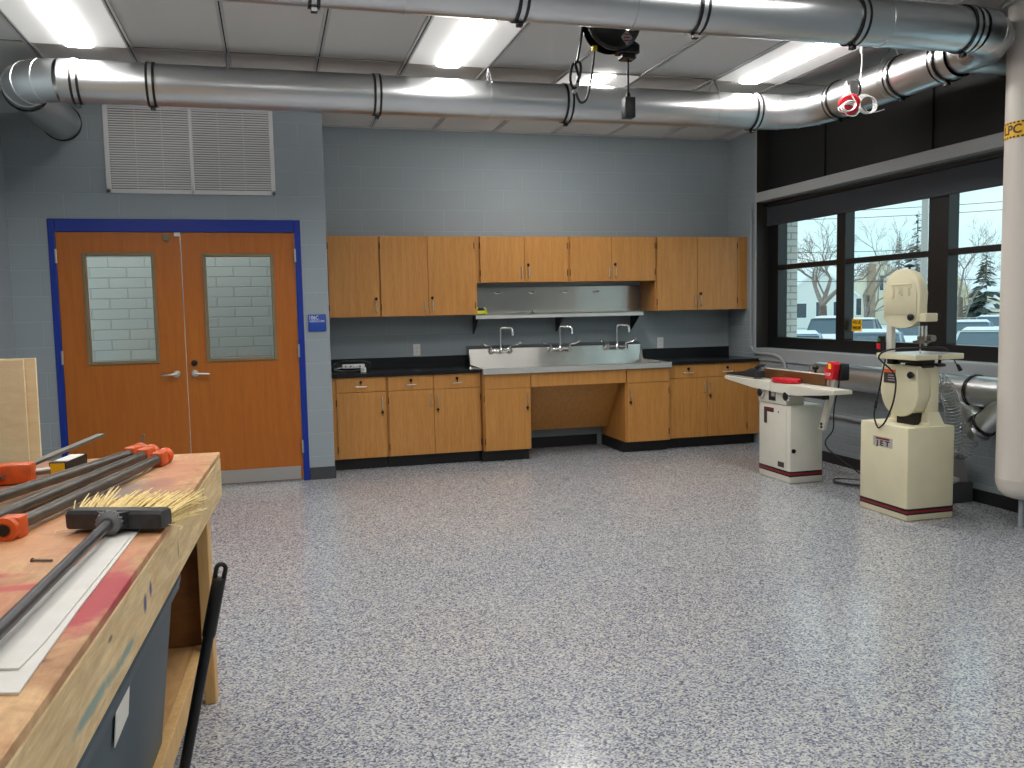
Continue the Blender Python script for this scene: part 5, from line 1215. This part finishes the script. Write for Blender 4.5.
def car(label, loc, rz, L_=4.4, w=1.76, h=1.45, suv=False, paint=None, snow=True, lights=False):
    t = thing('car', label, 'car', (loc[0],loc[1],GZ), 'parked cars outside', rz)
    hw = w/2; gh = 0.62*h if not suv else 0.60*h
    def sec(x, z0, z1, k): return [(x,-hw*k*0.94,z0),(x,-hw*k,z0+(z1-z0)*0.45),(x,-hw*k*0.94,z1-0.03),(x,-hw*k*0.80,z1),(x,hw*k*0.80,z1),(x,hw*k*0.94,z1-0.03),(x,hw*k,z0+(z1-z0)*0.45),(x,hw*k*0.94,z0)]
    bm = new(); loft(bm, [sec(-L_/2,0.35,gh*0.82,0.86),sec(-L_/2+0.15,0.22,gh*0.95,0.96),sec(-L_*0.2,0.20,gh,1.0),sec(L_*0.18,0.20,gh,1.0),sec(L_/2-0.25,0.22,gh*0.80,0.95),sec(L_/2,0.35,gh*0.62,0.82)])
    obj('body', bm, paint, t, local=True)
    b0 = -L_/2+0.25 if suv else -L_*0.36; r0 = -L_*0.36 if suv else -L_*0.20; r1_ = L_*0.06; f1 = L_*0.22
    def cs(x0, x1): return None
    bm = new(); loft(bm, [[(b0,-hw*0.90,gh-0.02),(f1,-hw*0.90,gh-0.02),(f1,hw*0.90,gh-0.02),(b0,hw*0.90,gh-0.02)],[(r0,-hw*0.74,h-0.05),(r1_,-hw*0.74,h-0.05),(r1_,hw*0.74,h-0.05),(r0,hw*0.74,h-0.05)]]); obj('glasshouse', bm, M['car_glass'], t, local=True, smooth=0)
    bm = new(); loft(bm, [[(r0-0.05,-hw*0.76,h-0.06),(r1_+0.05,-hw*0.76,h-0.06),(r1_+0.05,hw*0.76,h-0.06),(r0-0.05,hw*0.76,h-0.06)],[(r0+0.1,-hw*0.66,h),(r1_-0.1,-hw*0.66,h),(r1_-0.1,hw*0.66,h),(r0+0.1,hw*0.66,h)]])
    for s in (-1,1):
        for xa, xb in ((b0,r0),(f1,r1_),((b0+f1)/2-0.1,(r0+r1_)/2)): tube(bm, [(xa,s*hw*0.90,gh-0.02),(xb,s*hw*0.745,h-0.05)], 0.035, 5)
    obj('roof', bm, paint, t, local=True)
    if snow:
        bm = new(); loft(bm, [[(r0+0.02,-hw*0.68,h-0.01),(r1_-0.02,-hw*0.68,h-0.01),(r1_-0.02,hw*0.68,h-0.01),(r0+0.02,hw*0.68,h-0.01)],[(r0+0.14,-hw*0.58,h+0.07),(r1_-0.14,-hw*0.58,h+0.07),(r1_-0.14,hw*0.58,h+0.07),(r0+0.14,hw*0.58,h+0.07)]])
        loft(bm, [[(f1+0.05,-hw*0.74,gh-0.03),(L_/2-0.2,-hw*0.70,gh*0.79),(L_/2-0.2,hw*0.70,gh*0.79),(f1+0.05,hw*0.74,gh-0.03)],[(f1+0.12,-hw*0.64,gh+0.06),(L_/2-0.32,-hw*0.60,gh*0.86),(L_/2-0.32,hw*0.60,gh*0.86),(f1+0.12,hw*0.64,gh+0.06)]])
        obj('snow_cap', bm, M['snow'], t, local=True)
    for sx in (-0.30,0.31):
        for sy in (-1,1):
            wv = obj('wheel', lathe(new(), [(0.0,-0.10),(0.28,-0.10),(0.32,-0.07),(0.32,0.07),(0.28,0.10),(0,0.10)], (L_*sx,sy*(hw-0.12),0.32), (0,1,0), 18), M['tyre'], t, local=True)
            obj('rim', lathe(new(), [(0.0,0.0),(0.19,0.0),(0.19,0.012),(0,0.02)], (L_*sx,sy*(hw-0.02),0.32), (0,sy,0), 14), M['label_grey'], wv, local=True)
    for s in (-1,1): obj('headlight', box(new(), (L_/2-0.10,s*hw*0.62-0.14,gh*0.60), (L_/2-0.02,s*hw*0.62+0.14,gh*0.74), 0.02), M['headlight'] if lights else M['white_plastic'], t, local=True)
va = math.radians(45)
car('pale blue car with snow, nearest the white brick pier', (14.6,14.2), -2.2, paint=carpaint('paint_ice_blue', rgb(150,178,200)))
car('dark grey-blue high car parked beyond the pale blue car', (21.8,22.7), -2.3, 4.5, 1.85, 1.72, True, carpaint('paint_slate', rgb(70,84,100)), True)
car('silver blue car with lit headlights near the yellow sticker', (16.9,13.6), -2.3, paint=carpaint('paint_silver_blue', rgb(132,154,174)), lights=True)
car('dark red car seen under the bandsaw wheel cover', (24.9,21.8), -2.4, paint=carpaint('paint_dark_red', rgb(150,48,66)))
car('grey car with snow in the farthest row, seen left of the bandsaw', (29.5,30.9), -2.4, paint=carpaint('paint_grey', rgb(92,108,126)))
car('snow covered blue car right of the bandsaw, farther row', (27.4,21.1), -2.4, paint=carpaint('paint_blue', rgb(110,140,170)))
car('white car under snow, nearest in the rightmost window', (20.0,12.7), -2.4, paint=carpaint('paint_white', rgb(206,216,222)))
car('silver car in the farthest row, seen right of the bandsaw', (33.3,29.9), -2.35, paint=carpaint('paint_silver', rgb(160,176,190)))
car('steel blue car at the far right behind the insulated pipe edge', (36.1,29.0), -2.4, paint=carpaint('paint_steel_blue', rgb(120,150,176)))

# ------------------------------------------------------------------ world, camera, view
w = bpy.data.worlds.new('overcast_sky'); S.world = w; w.use_nodes = True; t = w.node_tree; t.nodes.clear()
o = t.nodes.new('ShaderNodeOutputWorld'); bgn = t.nodes.new('ShaderNodeBackground'); tc = t.nodes.new('ShaderNodeTexCoord')
mp = t.nodes.new('ShaderNodeMapping'); mp.inputs['Scale'].default_value = (2,2,7); no = t.nodes.new('ShaderNodeTexNoise'); no.inputs['Scale'].default_value = 1.4; no.inputs['Detail'].default_value = 5
rp = t.nodes.new('ShaderNodeValToRGB'); rp.color_ramp.elements[0].position = 0.35; rp.color_ramp.elements[1].position = 0.68
rp.color_ramp.elements[0].color = rgb(196,230,236); rp.color_ramp.elements[1].color = rgb(238,247,248)
t.links.new(tc.outputs['Generated'], mp.inputs['Vector']); t.links.new(mp.outputs['Vector'], no.inputs['Vector']); t.links.new(no.outputs['Fac'], rp.inputs['Fac']); t.links.new(rp.outputs['Color'], bgn.inputs['Color'])
bgn.inputs['Strength'].default_value = 1.15; t.links.new(bgn.outputs[0], o.inputs[0])

cam = bpy.data.cameras.new('camera'); co = bpy.data.objects.new('camera', cam); COL.objects.link(co); S.camera = co
f_px, yaw, pitch, roll = 871.37, 0.2679, -0.086, -0.0201
cam.sensor_fit = 'HORIZONTAL'; cam.sensor_width = 36.0; cam.lens = f_px/1024*36.0; cam.clip_start = 0.02; cam.clip_end = 400
F = Vector((math.sin(yaw)*math.cos(pitch), math.cos(yaw)*math.cos(pitch), math.sin(pitch))); r = Vector((math.cos(yaw),-math.sin(yaw),0)); u = r.cross(F)
RT = r*math.cos(roll)+u*math.sin(roll); UP = -r*math.sin(roll)+u*math.cos(roll)
m3 = Matrix((RT, UP, -F)).transposed(); co.matrix_world = Matrix.Translation((-0.489,-8.62,1.45)) @ m3.to_4x4()
vs_ = S.view_settings; vs_.view_transform = 'Standard'; vs_.look = 'None'; vs_.exposure = 0.36; vs_.gamma = 1.0; vs_.use_curve_mapping = False
S.cycles.use_denoising = True
S.cycles.max_bounces = 8; S.cycles.transparent_max_bounces = 12; S.cycles.caustics_reflective = False; S.cycles.caustics_refractive = False
S.cycles.sample_clamp_indirect = 6.0
